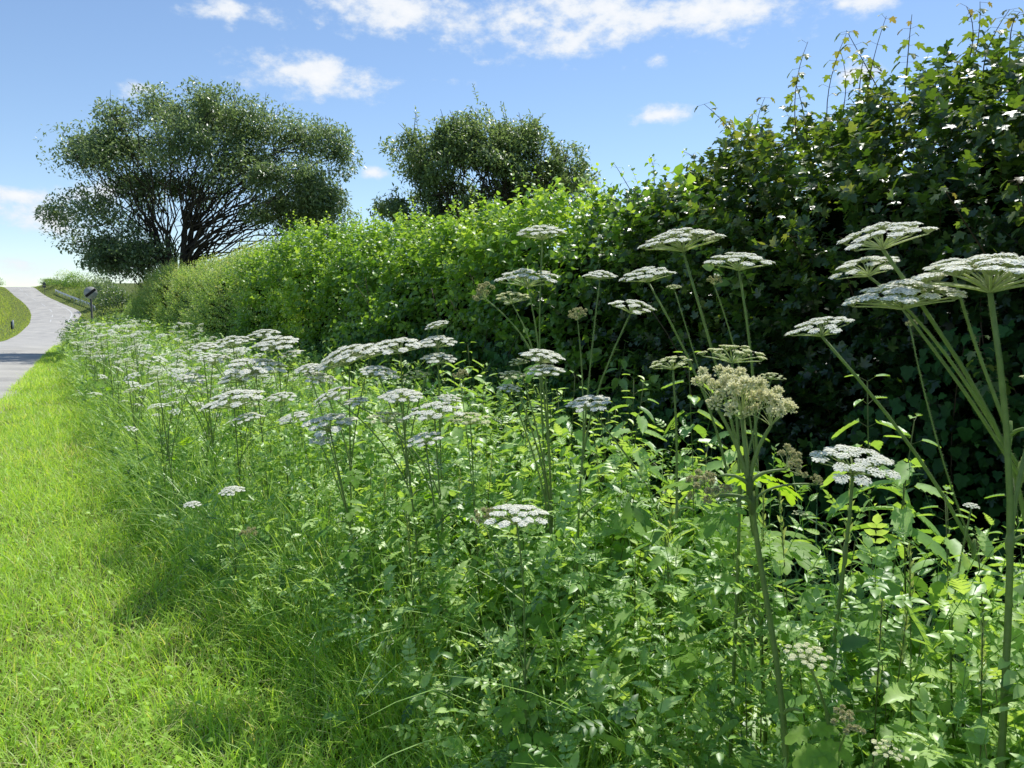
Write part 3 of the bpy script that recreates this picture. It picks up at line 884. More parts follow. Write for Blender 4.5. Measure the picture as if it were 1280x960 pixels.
# the crowded cluster in the middle of the belt
CL = [(545, 404, 3.3, 32), (500, 428, 3.2, 72), (546, 424, 3.3, 54), (548, 445, 3.1, 48), (430, 440, 3.3, 84), (462, 436, 3.5, 60), (500, 491, 3.0, 58),
      (415, 490, 3.2, 52), (541, 510, 2.9, 76), (485, 519, 3.0, 56), (411, 525, 3.1, 78), (530, 546, 2.8, 52), (562, 496, 3.0, 32), (400, 470, 3.4, 46),
      (475, 462, 3.3, 50), (520, 466, 3.2, 38), (445, 500, 3.3, 36), (400, 549, 3.0, 34), (385, 458, 3.6, 40)]
LAB = ['hogweed with small raised white head above the crowded middle cluster', 'hogweed with two long flat overlapping white heads in the middle cluster',
       'hogweed with broad white heads at the back left of the middle cluster', 'hogweed with drooping white head and ragged smaller ones in the middle cluster',
       'hogweed with thick creamy white head at the front of the middle cluster', 'hogweed with wide bluish white head at the left of the middle cluster',
       'hogweed with low white head tucked under the middle cluster']
sets = [(0, 3, 12), (1, 2, 15), (4, 5, 13), (6, 14, 7), (8, 9, 16), (10, 17, 18), (11,)]
for lab, ids in zip(LAB, sets):
    hd = []
    x0, d0 = CL[ids[0]][0], CL[ids[0]][2]
    for j, q in enumerate(ids):
        px, py, d, w_ = CL[q]
        d = d0 + (d - d0) * .5
        hd.append(H(px, py, d, w_, 'young' if q in (9, 15) else 'flower', None if j == 0 else float(rng.uniform(.58, .76)), ax(rng.normal(-.08, .12), -.18)))
    hogweed(gpos(x0 + rng.uniform(10, 45), d0), hd, lab, .0075, 3, .24)
hogweed(gpos(605, 2.9), [H(588, 520, 2.9, 56, 'young', None), H(575, 470, 3.0, 22, 'old', .6)],
        'hogweed with green unopened head at the right of the middle cluster', .0065, 3)
CT_ = [(345, 425, 4.6, 62), (290, 424, 5.0, 52), (320, 454, 4.5, 78), (300, 466, 4.6, 62), (288, 495, 4.2, 82), (268, 446, 5.2, 42), (350, 494, 4.0, 42),
       (255, 431, 5.6, 38), (366, 520, 3.7, 44), (330, 415, 5.2, 44), (240, 470, 5.2, 40), (365, 440, 4.6, 34), (310, 520, 4.0, 40)]
LT = ['hogweed with flat white heads against the dark gap left of the middle cluster', 'hogweed with wide layered white heads beside a pale curved stem',
      'hogweed with ragged white head low in the grass left of the middle cluster', 'hogweed with small white heads at the near end of the distant drift']
for lab, ids in zip(LT, [(0, 9, 11), (2, 3, 6), (4, 12, 8), (1, 5, 7, 10)]):
    d0, x0 = CT_[ids[0]][2], CT_[ids[0]][0]
    hd = [H(CT_[q][0], CT_[q][1], d0 + (CT_[q][2] - d0) * .4, CT_[q][3], 'flower', None if j == 0 else float(rng.uniform(.55, .75)), ax(rng.normal(-.08, .12), -.18)) for j, q in enumerate(ids)]
    hogweed(gpos(x0 + 15, d0), hd, lab, .007, 3, .22)
hogweed(gpos(285, 3.6), [H(290, 611, 3.6, 32), H(240, 629, 3.6, 22, 'flower', .4), H(310, 668, 3.4, 26, 'old', .4)],
        'short hogweed with small ragged white heads at the edge of the mown verge', .005, 4, .2)


rng = np.random.default_rng(108)
# the drift further along: copies of four prototypes
def drift_proto(H_, k):
    hd = [(np.array([rng.normal(0, .05), rng.normal(0, .05), H_]), rng.uniform(.10, .165), 'low', None, ax(rng.normal(-.1, .1), -.1))]
    for i in range(k):
        a_ = i * 2.3 + rng.random(); r_ = rng.uniform(.1, .3)
        hd.append((np.array([math.cos(a_) * r_, math.sin(a_) * r_, H_ * rng.uniform(.78, 1.02)]), rng.uniform(.06, .13), 'low', float(rng.uniform(.4, .6)), ax(rng.normal(-.1, .22), rng.normal(-.18, .15))))
    return hogweed((0, 0, 0), hd, 'white hogweed in the distant drift beside the road', .007, 3, .24, GD)


def copy_tree(o, parent=None):
    c = o.copy(); COL.objects.link(c)
    if parent: c.parent = parent
    for ch in list(o.children): copy_tree(ch, c)
    return c


GD = 'distant drift of white hogweeds'
protos = [drift_proto(1.15, 3), drift_proto(1.3, 4), drift_proto(1.0, 3), drift_proto(1.2, 5), drift_proto(.9, 2)]
pos = []
for i in range(2600):
    ti = math.exp(rng.uniform(math.log(5.2), math.log(40)))
    ni = float(nb(ti)) + .12 + rng.random() ** 1.3 * (1.9 if ti > 9 else 1.4)
    if ni > nf(ti) - .25: continue
    x, y = W(ti, ni); px = 640 + FPX * x / y
    if px > 420 or px < 70 or (px > 270 and (ti < 5.2 or ni > nf(ti) - .7)): continue
    if ti < 10 and rng.random() < .35: continue
    if all((x - q[0]) ** 2 + (y - q[1]) ** 2 > .05 for q in pos): pos.append((x, y))
    if len(pos) >= 258: break
for i, (x, y) in enumerate(pos):
    o = protos[i] if i < 5 else copy_tree(protos[int(rng.integers(5))])
    s = rng.uniform(.8, 1.08)
    o.location = (x, y, float(ground(x, y))); o.scale = (s, s, s); o.rotation_euler = (rng.normal(0, .06), rng.normal(0, .06), rng.random() * 6.28)

# ------------------------------------------------------------------ hedge
rng = np.random.default_rng(109)
_cs = np.array([(0.05, .0), (-.04, .22), (-.06, .48), (.04, .68), (.26, .86), (.62, .97), (1.0, 1.0), (1.35, .95), (1.6, .78), (1.72, .5), (1.7, .0)])
_cl = np.concatenate([[0], np.cumsum(np.hypot(np.diff(_cs[:, 0]), np.diff(_cs[:, 1]) * 3))]); _cl /= _cl[-1]
hn1, hn2 = Noise(1.5), Noise(4.2)


def hedge_pts(N, t0, t1, s0=0., s1=.78, inset=0., lump=1., deep=1.):
    t = rng.uniform(t0, t1, N); s = rng.uniform(s0, s1, N)
    dn = np.interp(s, _cl, _cs[:, 0]); z = np.interp(s, _cl, _cs[:, 1])
    e = .01
    gn = np.interp(s + e, _cl, _cs[:, 0]) - np.interp(s - e, _cl, _cs[:, 0]); gz = (np.interp(s + e, _cl, _cs[:, 1]) - np.interp(s - e, _cl, _cs[:, 1])) * 3
    l = np.hypot(gn, gz) + 1e-9
    on, oz = -gz / l, gn / l
    h_ = hh(t)
    n = nf(t) + dn; zz = z * h_
    q = np.stack([t, n, zz], 1)
    dsp = lump * (.16 * hn1(q) + .07 * hn2(q)) - inset - .4 * rng.random(N) ** 2.2 * (lump > 0) * deep
    n = n + on * dsp; zz = np.maximum(.03, zz + oz * dsp)
    x, y = W(t, n)
    P = np.stack([x, y, zz + ground(x, y)], 1)
    O = np.stack([CT * on, ST * on, oz], 1)
    return P, O, t, zz


def hedge_core(t0, t1, inset=.42):  # lumpy solid added inside the leaves to block light
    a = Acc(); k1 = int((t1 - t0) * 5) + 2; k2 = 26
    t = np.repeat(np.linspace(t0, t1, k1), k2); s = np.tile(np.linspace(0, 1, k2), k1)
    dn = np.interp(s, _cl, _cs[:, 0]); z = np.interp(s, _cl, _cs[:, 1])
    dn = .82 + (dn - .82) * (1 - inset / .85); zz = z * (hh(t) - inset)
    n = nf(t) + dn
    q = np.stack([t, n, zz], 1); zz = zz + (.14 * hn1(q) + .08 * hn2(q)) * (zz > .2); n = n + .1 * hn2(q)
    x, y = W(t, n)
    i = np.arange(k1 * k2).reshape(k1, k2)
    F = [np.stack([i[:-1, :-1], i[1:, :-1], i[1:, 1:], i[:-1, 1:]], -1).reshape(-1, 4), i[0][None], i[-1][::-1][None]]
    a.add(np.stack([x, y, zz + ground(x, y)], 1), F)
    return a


def hedge_stems(acc, t0, t1, k):
    for i in range(k):
        ti = rng.uniform(t0, t1); ni = float(nf(ti)) + rng.uniform(.35, .9)
        x, y = W(ti, ni); b_ = np.array([x, y, float(ground(x, y))])
        e = b_ + np.array([rng.normal(0, .2) + CT * .3, rng.normal(0, .2) + ST * .3, float(hh(ti)) * rng.uniform(.6, .85)])
        tube(acc, bez(b_, (b_ + e) / 2 + rng.normal(0, .15, 3), e, 6), np.linspace(rng.uniform(.012, .03), .004, 6), 5)


rng = np.random.default_rng(110)
# hawthorn (far part)
root = empty('hawthorn_hedge', 'far yellowish green hawthorn hedge with fine trimmed leaves', 'hedge', (*W(26, 2.6), 0))
root_inv = Vector(root.location)
def child(acc, name, mat, root, smooth=False):
    """mesh in world coordinates becomes a child"""
    o = acc.obj(name, mat, root, smooth); o.matrix_parent_inverse = Matrix.Translation(-Vector(root.location)); return o
lf, tw = Acc(), Acc()
P, O, t, z = hedge_pts(14500, 12.5, 42, lump=1.5)
g = rng.random(len(P)) < sstep(12.6, 17.2, t + .9 * hn1(P + 3)); P, O, t, z = P[g], O[g], t[g], z[g]
A = O * .7 + rdir(len(P)) * .5 + [0, 0, .55]
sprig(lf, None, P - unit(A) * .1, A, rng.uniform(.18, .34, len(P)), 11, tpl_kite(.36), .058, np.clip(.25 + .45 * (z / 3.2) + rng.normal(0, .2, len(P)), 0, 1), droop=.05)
hedge_stems(tw, 15.5, 40, 60)
g = rng.random(len(P)) < .1
g &= z > 2.1
tp = P[g]; sprig(lf, tw, tp, rdir(len(tp)) * .25 + [0, 0, 1.], rng.uniform(.2, .42, len(tp)), 10, tpl_kite(.36), .045, rng.uniform(.7, 1, len(tp)), droop=0, spread=.7)
child(hedge_core(15, 41.6), 'added_shade_core', M['inner'], root); child(lf, 'foliage', M['hawthorn'], root); child(tw, 'branches', M['twig'], root)

rng = np.random.default_rng(111)
# dogwood (middle part)
root = empty('dogwood_hedge', 'bright green broad leaved hedge section catching the sun in the middle', 'hedge', (*W(10, 3.6), 0))
lf, tw = Acc(), Acc()
P, O, t, z = hedge_pts(7400, 2.8, 18.2, lump=1.7)
w_ = sstep(2.9, 4.9, t + .5 * hn1(P)) * (1 - sstep(13.2, 18, t + .9 * hn1(P + 3)))
g = rng.random(len(P)) < w_; P, O, t, z = P[g], O[g], t[g], z[g]
A = O * .75 + rdir(len(P)) * .5 + [0, 0, .35]
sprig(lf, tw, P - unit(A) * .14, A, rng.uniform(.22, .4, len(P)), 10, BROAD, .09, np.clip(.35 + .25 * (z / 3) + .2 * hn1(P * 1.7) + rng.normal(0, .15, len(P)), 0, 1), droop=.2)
g = (z > 1.9) & (rng.random(len(P)) < .2)
tp = P[g]; sprig(lf, tw, tp, rdir(len(tp)) * .35 + [0, 0, 1.], rng.uniform(.25, .45, len(tp)), 9, BROAD, .06, rng.uniform(.6, 1, len(tp)), droop=.08, spread=.8)
hedge_stems(tw, 5, 16, 40)
child(hedge_core(4.6, 15.8), 'added_shade_core', M['inner'], root); child(lf, 'foliage', M['dogwood'], root); child(tw, 'branches', M['twig'], root)

rng = np.random.default_rng(112)
# field maple (near part)
root = empty('field_maple_hedge', 'tall dark maple hedge section with wispy shoots against the sky', 'hedge', (*W(2.5, 3.9), 0))
lf, tw = Acc(), Acc()
P, O, t, z = hedge_pts(7600, -3.5, 6.0, .12)
w_ = 1 - sstep(3.3, 5.0, t + .5 * hn1(P))
g = rng.random(len(P)) < w_; P, O, t, z = P[g], O[g], t[g], z[g]
A = O * .7 + rdir(len(P)) * .5 + [0, 0, .4]
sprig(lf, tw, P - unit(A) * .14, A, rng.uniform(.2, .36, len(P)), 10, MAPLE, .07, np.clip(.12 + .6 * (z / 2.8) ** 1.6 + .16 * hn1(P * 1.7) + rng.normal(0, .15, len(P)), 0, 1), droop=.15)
hedge_stems(tw, -3, 5.5, 40)
child(hedge_core(-3.6, 4.9), 'added_shade_core', M['inner'], root); child(lf, 'foliage', M['maple'], root); child(tw, 'branches', M['twig'], root)


def shoot(b_, tip, nl, size, T=MAPLE, mat='shoot', leafy=True):
    st, l2 = Acc(), Acc()
    b_, tip = np.asarray(b_), np.asarray(tip)
    Lh = np.linalg.norm(tip - b_)
    path = bez(b_, b_ * .45 + tip * .55 + rng.normal(0, .07, 3) + [0, 0, .06], tip, 10)
    tube(st, path, np.linspace(.0038, .0014, 10), 5)
    k = nl
    for j in range(k):
        f = min(1, .1 + .9 * (j / (k - 1)) ** 1.2 + rng.normal(0, .02))
        p = np.array([np.interp(f, np.linspace(0, 1, 10), path[:, c]) for c in range(3)])
        for sgn in (0, math.pi):
            if rng.random() < .14: continue
            an = j * math.pi / 2 + sgn + rng.normal(0, .3)
            o = np.array([math.cos(an), math.sin(an), rng.uniform(-.3, .5)])
            pl = p + o * size * .5
            sticks(st, [p], [pl], .0009, .0008, 3)
            scatter(l2, T, [pl], [o + [0, 0, -.75]], [o * .7 + [0, 0, .7] + rng.normal(0, .2, 3)], size * (1 - .45 * f) * rng.uniform(.55, 1.25), np.clip([.25 + .6 * f + rng.normal(0, .15)], 0, 1), .2)
    o = child(st, 'shoot', M['twig'], root)
    o2 = l2.obj('foliage', M[mat], o); return o
rng = np.random.default_rng(113)
SH = [(945, 200, 880, 130, 5.0), (965, 190, 956, 122, 4.9), (1000, 160, 1010, 52, 4.6), (1040, 150, 1058, 42, 4.5), (1035, 160, 1050, 62, 4.6), (1085, 120, 1108, 20, 4.4),
      (1115, 110, 1058, 38, 4.4), (1190, 90, 1208, 8, 4.0), (1205, 80, 1225, 2, 4.0), (1230, 80, 1262, 12, 3.9), (1265, 80, 1275, 15, 3.8), (1130, 100, 1140, 18, 4.3),
      (1010, 150, 990, 95, 4.7), (930, 190, 905, 150, 5.1), (1070, 120, 1080, 70, 4.5)]
for (x0, y0, x1, y1, d) in SH:
    shoot(at(x0, y0 + 35, d), at(x1, y1, d - .05), 11, .072)
for (x0, y0, x1, y1, d) in [(1240, 330, 1180, 235, 3.1), (1290, 300, 1270, 225, 3.0), (1010, 370, 985, 290, 4.0), (1075, 400, 1050, 330, 3.7), (1250, 480, 1225, 420, 3.0)]:
    shoot(at(x0, y0, d), at(x1, y1, d - .25), 8, .06)

# shoots on the dogwood part
root = bpy.data.objects['dogwood_hedge']
for (x0, y0, x1, y1, d) in [(795, 235, 768, 205, 6.6), (815, 235, 812, 195, 6.5), (862, 215, 855, 190, 6.0), (612, 285, 610, 258, 8.8), (545, 300, 560, 275, 9.4), (725, 250, 722, 222, 7.4), (590, 300, 615, 262, 8.8)]:
    shoot(at(x0, y0 + 15, d), at(x1, y1, d - .05), 6, .075, BROAD, 'dogwood')

rng = np.random.default_rng(114)
# ivy on the shaded lower face
root = empty('ivy', 'dark glossy ivy covering the shaded lower face of the hedge', 'ivy', (*W(3, 3.3), 0))
lf, tw = Acc(), Acc()
N = 24000
P, O, t, z = hedge_pts(N, -2.5, 11.5, .02, .36, deep=.3)
lim = np.interp(t, [-2, 1.5, 3, 5, 7, 11], [1.2, 1.25, 1.35, 1.4, 1.3, 1.0]) + .4 * hn1(P * 1.3) + .2 * hn2(P)
g = (z < lim) & (rng.random(N) < np.interp(t, [-2, 6, 11.5], [1, .9, .35])); P, O, z = P[g], O[g], z[g]
k = len(P)
D = np.array([0, 0, -1.]) + O * .35 + rng.normal(0, .38, (k, 3))
scatter(lf, IVY, P + O * rng.uniform(.03, .16, (k, 1)), D, O + [0, 0, .3] + rng.normal(0, .45, (k, 3)), rng.uniform(.03, .075, k), np.clip(rng.normal(.45, .22, k), 0, 1), .15)
for i in range(70):
    j = rng.integers(k); b_ = P[j] + O[j] * .04
    tube(tw, bez(b_, b_ + rng.normal(0, .1, 3) + [0, 0, .2], b_ + rng.normal(0, .15, 3) + [0, 0, .5], 6), .003, 4)
child(lf, 'foliage', M['ivy'], root); child(tw, 'branches', M['twig'], root)

# ------------------------------------------------------------------ trees
def tree(name, label, base, lobes, nclump, leaves, T, size, mat, trunk_r, stems, group=None, spread=.55, gap=None, cl_r=.75, limb_r=.05, shrink=0., tips=0):
    base = np.asarray(base, float)
    root = empty(name, label, 'tree', base, group)
    tr, lf = Acc(), Acc()
    vol = np.array([l[1][0] * l[1][1] * l[1][2] for l in lobes]) ** (2 / 3); vol /= vol.sum()
    heads = []
    for i in range(stems):
        a_ = i * 2 * math.pi / stems + rng.random(); r_ = rng.uniform(.25, .6)
        top = np.array([math.cos(a_) * r_ * 1.6, math.sin(a_) * r_ * 1.6, lobes[0][0][2] * rng.uniform(.45, .75)])
        path = bez(np.array([math.cos(a_), math.sin(a_), 0]) * trunk_r * .6, top * [.35, .35, .5], top, 8)
        tube(tr, path, np.linspace(trunk_r, trunk_r * .5, 8), 8)
        heads.append(path)
    hub = np.concatenate(heads)
    C = []
    tries = 0
    while len(C) < nclump and tries < 40 * nclump:
        tries += 1
        l = lobes[rng.choice(len(lobes), p=vol)]
        u = rdir(1)[0]
        p = np.array(l[0]) + u * (np.array(l[1]) - shrink) * rng.uniform(.62, 1.0) ** .6
        if gap is not None and gap(p): continue
        if p[2] < .4: continue
        C.append(p)
    C = np.array(C)
    for p in C:
        dd = np.linalg.norm((hub - p * [.75, .75, .55]), axis=1) + np.abs(hub[:, 2] - p[2] * .5) * .3
        o = hub[np.argmin(dd + rng.random(len(dd)) * .6)]
        L_ = np.linalg.norm(p - o)
        mid = o * .5 + p * .5 + np.array([0, 0, .14 * L_]) + rng.normal(0, .05 * L_, 3)
        path = bez(o, mid, p, 8)
        path[1:-1] += rng.normal(0, .035 * L_, (6, 3))
        r0 = limb_r * (.5 + .12 * L_)
        tube(tr, path, np.linspace(r0, .012, 8), 5)
        # side twigs
        k = 7; j = rng.integers(3, 8, k); e = path[j] + rdir(k) * cl_r * rng.uniform(.5, 1.1, (k, 1)) + [0, 0, .15]
        sticks(tr, path[j], e, .014, .005, 3)
    per = leaves // len(C)
    ci = np.repeat(np.arange(len(C)), per)
    k = len(ci)
    v = rdir(k) * (rng.random((k, 1)) ** .45) * cl_r * rng.uniform(.6, 1.3, len(C))[ci][:, None] * [1.15, 1.15, .75]
    P = C[ci] + v
    # break each clump into twiggy tufts
    nt_ = Noise(2.4 / cl_r); P = P[(nt_(P) + rng.normal(0, .25, k)) > -.25]
    k = len(P)
    D = unit(v[:k]) * .4 + rdir(k) * .7 + [0, 0, -.25]
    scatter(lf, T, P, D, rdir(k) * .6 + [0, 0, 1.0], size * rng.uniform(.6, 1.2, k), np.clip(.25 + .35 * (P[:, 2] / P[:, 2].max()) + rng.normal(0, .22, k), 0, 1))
    for p in C[np.argsort(-C[:, 2])][:tips // 2]:      # upright leafy twigs along the top
        for _ in range(2):
            b_ = p + rng.normal(0, .25, 3); A_ = unit(np.array([[rng.normal(0, .3), rng.normal(0, .3), 1.]]))
            sprig(lf, tr, [b_], A_, rng.uniform(.3, .6), 14, T, size * 1.05, np.array([.75]), droop=0, spread=.6, twig_r=.006)
    tr.obj('trunk', M['bark'], root, True); lf.obj('crown', M[mat], root)
    return root


LEAFT = tpl_kite(.24)
rng = np.random.default_rng(115)
b1 = gpos(222, 31)
s31 = 31 / FPX
def rel(px, py, d, dy=0): return tuple(at(px, py, d) * np.array([1, 1, 1]) - np.array([b1[0], b1[1], b1[2]]) + np.array([0, dy, 0]))
lob = [(rel(225, 190, 31), (3.9, 3.7, 2.55)), (rel(352, 215, 31), (3.1, 3.3, 2.8)), (rel(150, 205, 31), (2.3, 2.7, 2.2)),
       (rel(125, 280, 30.5), (2.6, 2.8, 1.75)), (rel(165, 318, 30.5), (1.9, 2.2, 1.0)), (rel(395, 255, 31.5), (1.45, 2.4, 1.9)), (rel(255, 140, 31), (3.0, 2.7, 1.25)), (rel(110, 185, 31), (1.2, 1.4, .9))]
def gap1(p):
    return (-.9 < p[0] < 2.9) and 4.1 < p[2] < 6.6 and rng.random() < .7
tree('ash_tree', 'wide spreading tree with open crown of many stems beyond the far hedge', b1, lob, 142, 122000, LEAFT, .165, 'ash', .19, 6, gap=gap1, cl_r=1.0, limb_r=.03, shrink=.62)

rng = np.random.default_rng(116)
b1 = gpos(600, 20)
lob = [(rel(585, 225, 20), (1.75, 1.7, 1.55)), (rel(650, 215, 20.4), (1.25, 1.4, 1.15)), (rel(525, 255, 20), (1.0, 1.2, 1.2)), (rel(590, 180, 20), (1.3, 1.3, .75)),
       (rel(705, 225, 20.5), (.95, 1.1, .95)), (rel(640, 180, 20.3), (.8, .9, .7)), (rel(520, 195, 20), (.7, .8, .8)), (rel(500, 270, 19.8), (.6, .8, .8)), (rel(600, 290, 20), (1.9, 1.7, 1.3))]
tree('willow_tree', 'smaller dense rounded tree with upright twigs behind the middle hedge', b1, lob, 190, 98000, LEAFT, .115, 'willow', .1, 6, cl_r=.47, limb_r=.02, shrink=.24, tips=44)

# ------------------------------------------------------------------ far bushes
def bush(px, d, w_, h_, label, name='bush', leaf=.2, k=2600, mat='farleaf'):
    b = gpos(px, d)
    root = empty(name, label, 'bush', b)
    lf, st = Acc(), Acc()
    u = rdir(k); u[:, 2] = np.abs(u[:, 2])
    r_ = rng.uniform(.65, 1, k)[:, None]
    P = u * r_ * [w_ / 2, w_ / 2, h_]
    P += (.13 * w_ * Noise(5 / w_)(P))[:, None] * u
    P[:, 2] = np.maximum(P[:, 2], .05)
    scatter(lf, tpl_kite(.4), P, u * .5 + rdir(k) * .7, u + rdir(k) * .5 + [0, 0, .5], leaf * rng.uniform(.6, 1.2, k), np.clip(.3 + .4 * P[:, 2] / h_ + rng.normal(0, .2, k), 0, 1))
    for i in range(9):
        e = rdir(1)[0] * [w_ * .35, w_ * .35, 0] + [0, 0, h_ * .75]
        tube(st, bez([0, 0, 0], e * [.3, .3, .6], e, 5), np.linspace(.05, .015, 5), 5)
    lf.obj('foliage', M[mat], root); st.obj('branches', M['bark'], root)
rng = np.random.default_rng(117)
bush(82, 160, 6.0, 2.2, 'pale green bush on the far bank behind the white rail', mat='hawthorn')
bush(99, 156, 5.5, 2.8, 'darker rounded bush beside the pale one behind the rail', mat='dogwood')
bush(117, 140, 6.0, 4.0, 'bush behind the round speed sign')
bush(135, 125, 7.0, 5.4, 'tall dark bush filling the gap between the sign and the tree', leaf=.22, mat='ash', k=4200)
bush(154, 105, 6.0, 5.0, 'dark bush below the left branches of the spreading tree', mat='maple', k=4200)
bush(128, 66, 2.6, 1.9, 'low yellow green bush between the road sign and the hedge end', leaf=.12)
bush(146, 58, 3.0, 2.5, 'low shrub touching the far end of the hedge', leaf=.12)
bush(66, 166, 3.0, 1.5, 'small bush near the crest of the road', k=900)
bush(-14, 165, 6, 2.0, 'bush on the bank left of the road crest')
bush(175, 44, 3.0, 2.6, 'shrub just behind the end of the hawthorn hedge', leaf=.1, k=4000)

# rough grass on the far verges
acc = Acc()
def tufts(N, y0, y1, side, wmin, wmax, h0, h1):
    y = rng.uniform(y0, y1, N); q = wmin + rng.random(N) ** 1.3 * (wmax - wmin)
    x = (redge(y) + q) if side > 0 else (ledge(y) - q)
    blades(acc, np.stack([x, y, ground(x, y)], 1), rng.uniform(h0, h1, N) * np.where(q < 3, .4, 1.0), rng.uniform(.025, .07, N), rng.random(N) * 6.28, rng.uniform(0, .5, N), rng.uniform(0, .9, N), 2,
           np.clip(rng.normal(.5, .3, N), 0, 1))
tufts(32000, 38, 175, -1, .0, 16, .2, .65)
tufts(12000, 40, 175, 1, .0, 14, .2, .7)
tag(acc.obj('far_verge_grass', M['vergegrass']), 'rough pale grass on the banks beside the far road', 'grass', kind='stuff')

# ------------------------------------------------------------------ road sign, warning sign, rails, marker post
grey = noisemat('sign_post_grey', [(.3, (.06, .062, .065)), (.7, (.1, .1, .105))], 8, .5)
white = noisemat('shade_greyed_white', [(.3, (.40, .41, .43)), (.7, (.48, .48, .48))], 6, .4)  # white darkened to grey, shade of the sign face put into the colour
black = noisemat('sign_black', [(.3, (.008, .008, .009)), (.7, (.014, .014, .015))], 6, .4)
galv = noisemat('galvanised_steel', [(.3, (.72, .72, .72)), (.7, (.85, .85, .84))], 6, .5, metal=.0)


def disc(acc, r, y, th, k=40, arc=None):
    a_ = np.linspace(0, 2 * math.pi, k, endpoint=False)
    f = np.stack([np.cos(a_) * r, np.full(k, y), np.sin(a_) * r], 1); b_ = f + [0, th, 0]
    i = np.arange(k)
    acc.add(np.concatenate([f, b_]), [i[None], (i[::-1] + k)[None], np.stack([i, i + k, (i + 1) % k + k, (i + 1) % k], 1)])


def box(acc, c, s, rot=0):
    c = np.asarray(c, float); h_ = np.asarray(s, float) / 2
    V = np.array([[x, y, z] for x in (-1, 1) for y in (-1, 1) for z in (-1, 1)]) * h_
    if rot: V = V @ np.array([[math.cos(rot), 0, -math.sin(rot)], [0, 1, 0], [math.sin(rot), 0, math.cos(rot)]])
    acc.add(V + c, [np.array([[0, 1, 3, 2], [4, 6, 7, 5], [0, 4, 5, 1], [2, 3, 7, 6], [0, 2, 6, 4], [1, 5, 7, 3]])])


b_ = gpos(117, 33)
r = empty('road_sign', 'round white speed sign with black diagonal bar on a thin post', 'road sign', b_)
r.rotation_euler = (0, 0, math.atan2(-b_[0], b_[1]) * .85)
zc = at(117, 366, 33)[2] - b_[2]
a = Acc(); tube(a, [[0, 0, 0], [0, 0, zc + .25]], .038, 10); a.obj('post', grey, r, True)
a = Acc(); disc(a, .265, -.06, .006); pl = a.obj('sign_plate', white, r); pl.location = (0, 0, zc)
a = Acc(); ang = R(40)
ends = []
hw = .056; rr = .254
half = math.asin(hw / rr)
arc1 = np.linspace(ang - half, ang + half, 7); arc2 = arc1 + math.pi
pts = np.concatenate([np.stack([np.cos(arc1) * rr, np.full(7, -.064), np.sin(arc1) * rr], 1), np.stack([np.cos(arc2) * rr, np.full(7, -.064), np.sin(arc2) * rr], 1)])
a.add(pts, [np.arange(14)[None]]); a.obj('diagonal_bar', black, pl)
a = Acc(); box(a, (0, -.045, .12), (.1, .02, .05)); box(a, (0, -.045, -.12), (.1, .02, .05)); br = a.obj('bracket', grey, r); br.location = (0, 0, zc)

b_ = gpos(60, 150)
r = empty('warning_sign', 'small dark triangular warning sign near the crest of the road', 'road sign', b_)
a = Acc(); tube(a, [[0, 0, 0], [0, 0, 2.5]], .045, 8); a.obj('post', grey, r, True)
a = Acc()
tri = np.array([[-.45, -.06, 2.0], [.45, -.06, 2.0], [0, -.06, 2.78]]); tb = tri + [0, .02, 0]
a.add(np.concatenate([tri, tb]), [np.array([[0, 1, 2], [5, 4, 3]]), np.array([[0, 3, 4, 1], [1, 4, 5, 2], [2, 5, 3, 0]])]); a.obj('sign_plate', grey, r)
a = Acc(); box(a, (0, -.06, 1.72), (.7, .02, .4)); a.obj('information_plate', grey, r)


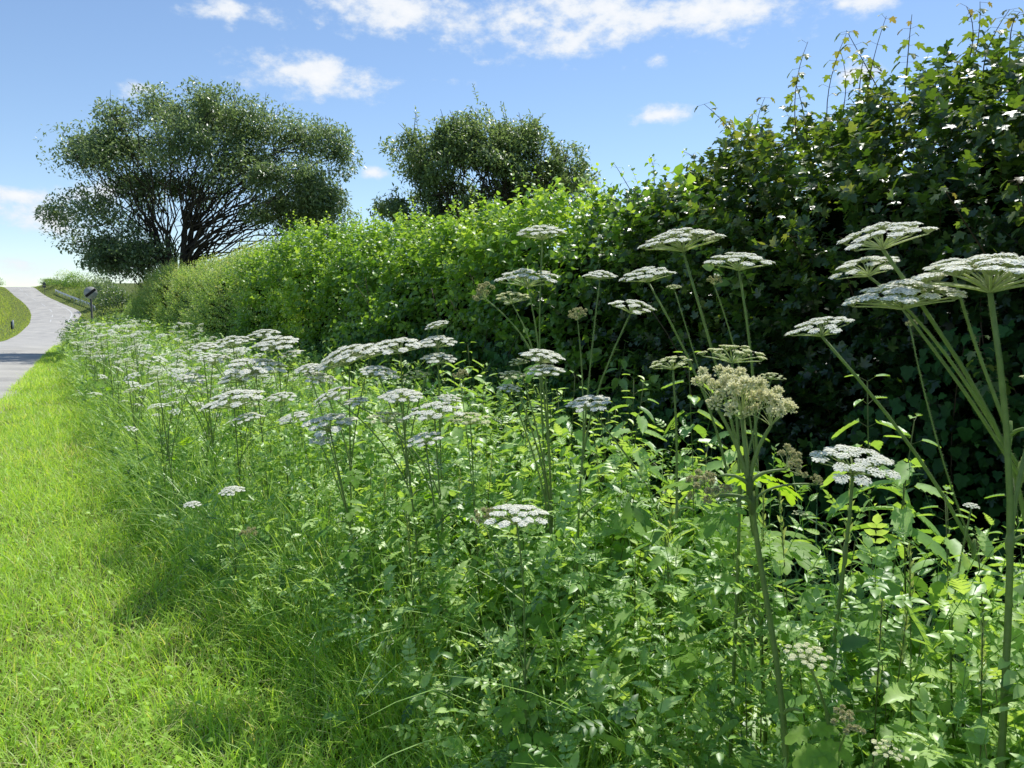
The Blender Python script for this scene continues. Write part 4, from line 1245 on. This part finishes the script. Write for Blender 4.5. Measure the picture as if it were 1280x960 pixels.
def rail(pts, label):
    P = np.array([(*p, float(ground(*p))) for p in pts])
    r = empty('crash_barrier', label, 'barrier', P[0]); b0 = P[0]
    P = P - b0
    seg = np.diff(P, axis=0); s = np.concatenate([[0], np.cumsum(np.linalg.norm(seg, axis=1))])
    ss = np.arange(0, s[-1], .8); Q = np.stack([np.interp(ss, s, P[:, j]) for j in range(3)], 1)
    a = Acc(); prof = np.array([(0, .42), (.05, .48), (.05, .53), (0, .58), (0, .6), (.05, .65), (.05, .7), (0, .76)])
    tg = unit(np.gradient(Q, axis=0)); nr = np.stack([tg[:, 1], -tg[:, 0], 0 * tg[:, 0]], 1)
    k = len(prof)
    V = Q[:, None] + nr[:, None] * prof[None, :, 0, None] + np.array([0, 0, 1.]) * prof[None, :, 1, None]
    i = np.arange(len(Q) * k).reshape(len(Q), k)
    a.add(V.reshape(-1, 3), [np.stack([i[:-1, :-1], i[1:, :-1], i[1:, 1:], i[:-1, 1:]], -1).reshape(-1, 4)])
    a.obj('rail', galv, r)
    me = None
    for q in Q[::4]:
        if me is None:
            c = Acc(); box(c, (0, 0, .36), (.08, .1, .76)); me = c.mesh('post', galv)
        link('post', me, r, q + nr[0] * -.05)
yq = np.array([121., 126, 131, 136, 141, 146, 151])
rail([(float(redge(v)) + 2.3, v) for v in yq], 'pale steel crash barrier on the bank right of the far road')
yq = np.array([118., 126, 134, 142])
rail([(float(ledge(v)) - 5.0, v) for v in yq], 'pale steel crash barrier on the bank left of the far road')

b_ = gpos(18, 88)
r = empty('marker_post', 'white marker post with dark face on the left verge', 'marker post', b_)
a = Acc(); box(a, (0, 0, .55), (.16, .1, 1.1)); box(a, (0, 0, 1.115), (.13, .08, .03)); a.obj('post', white, r)
a = Acc(); box(a, (-.16, .0, .5), (.155, .09, .9)); a.obj('dark_panel', black, r)

# ------------------------------------------------------------------ render settings
sc.render.engine = 'CYCLES'
cy = sc.cycles
cy.max_bounces = 7; cy.diffuse_bounces = 3; cy.glossy_bounces = 2; cy.transmission_bounces = 4; cy.transparent_max_bounces = 4
cy.caustics_reflective = False; cy.caustics_refractive = False
cy.sample_clamp_indirect = 4
cy.use_denoising = True
try: cy.denoiser = 'OPENIMAGEDENOISE'
except Exception: pass
sc.view_settings.view_transform = 'Standard'
try: sc.view_settings.look = 'None'
except Exception: pass
sc.view_settings.exposure = 0; sc.view_settings.gamma = 1
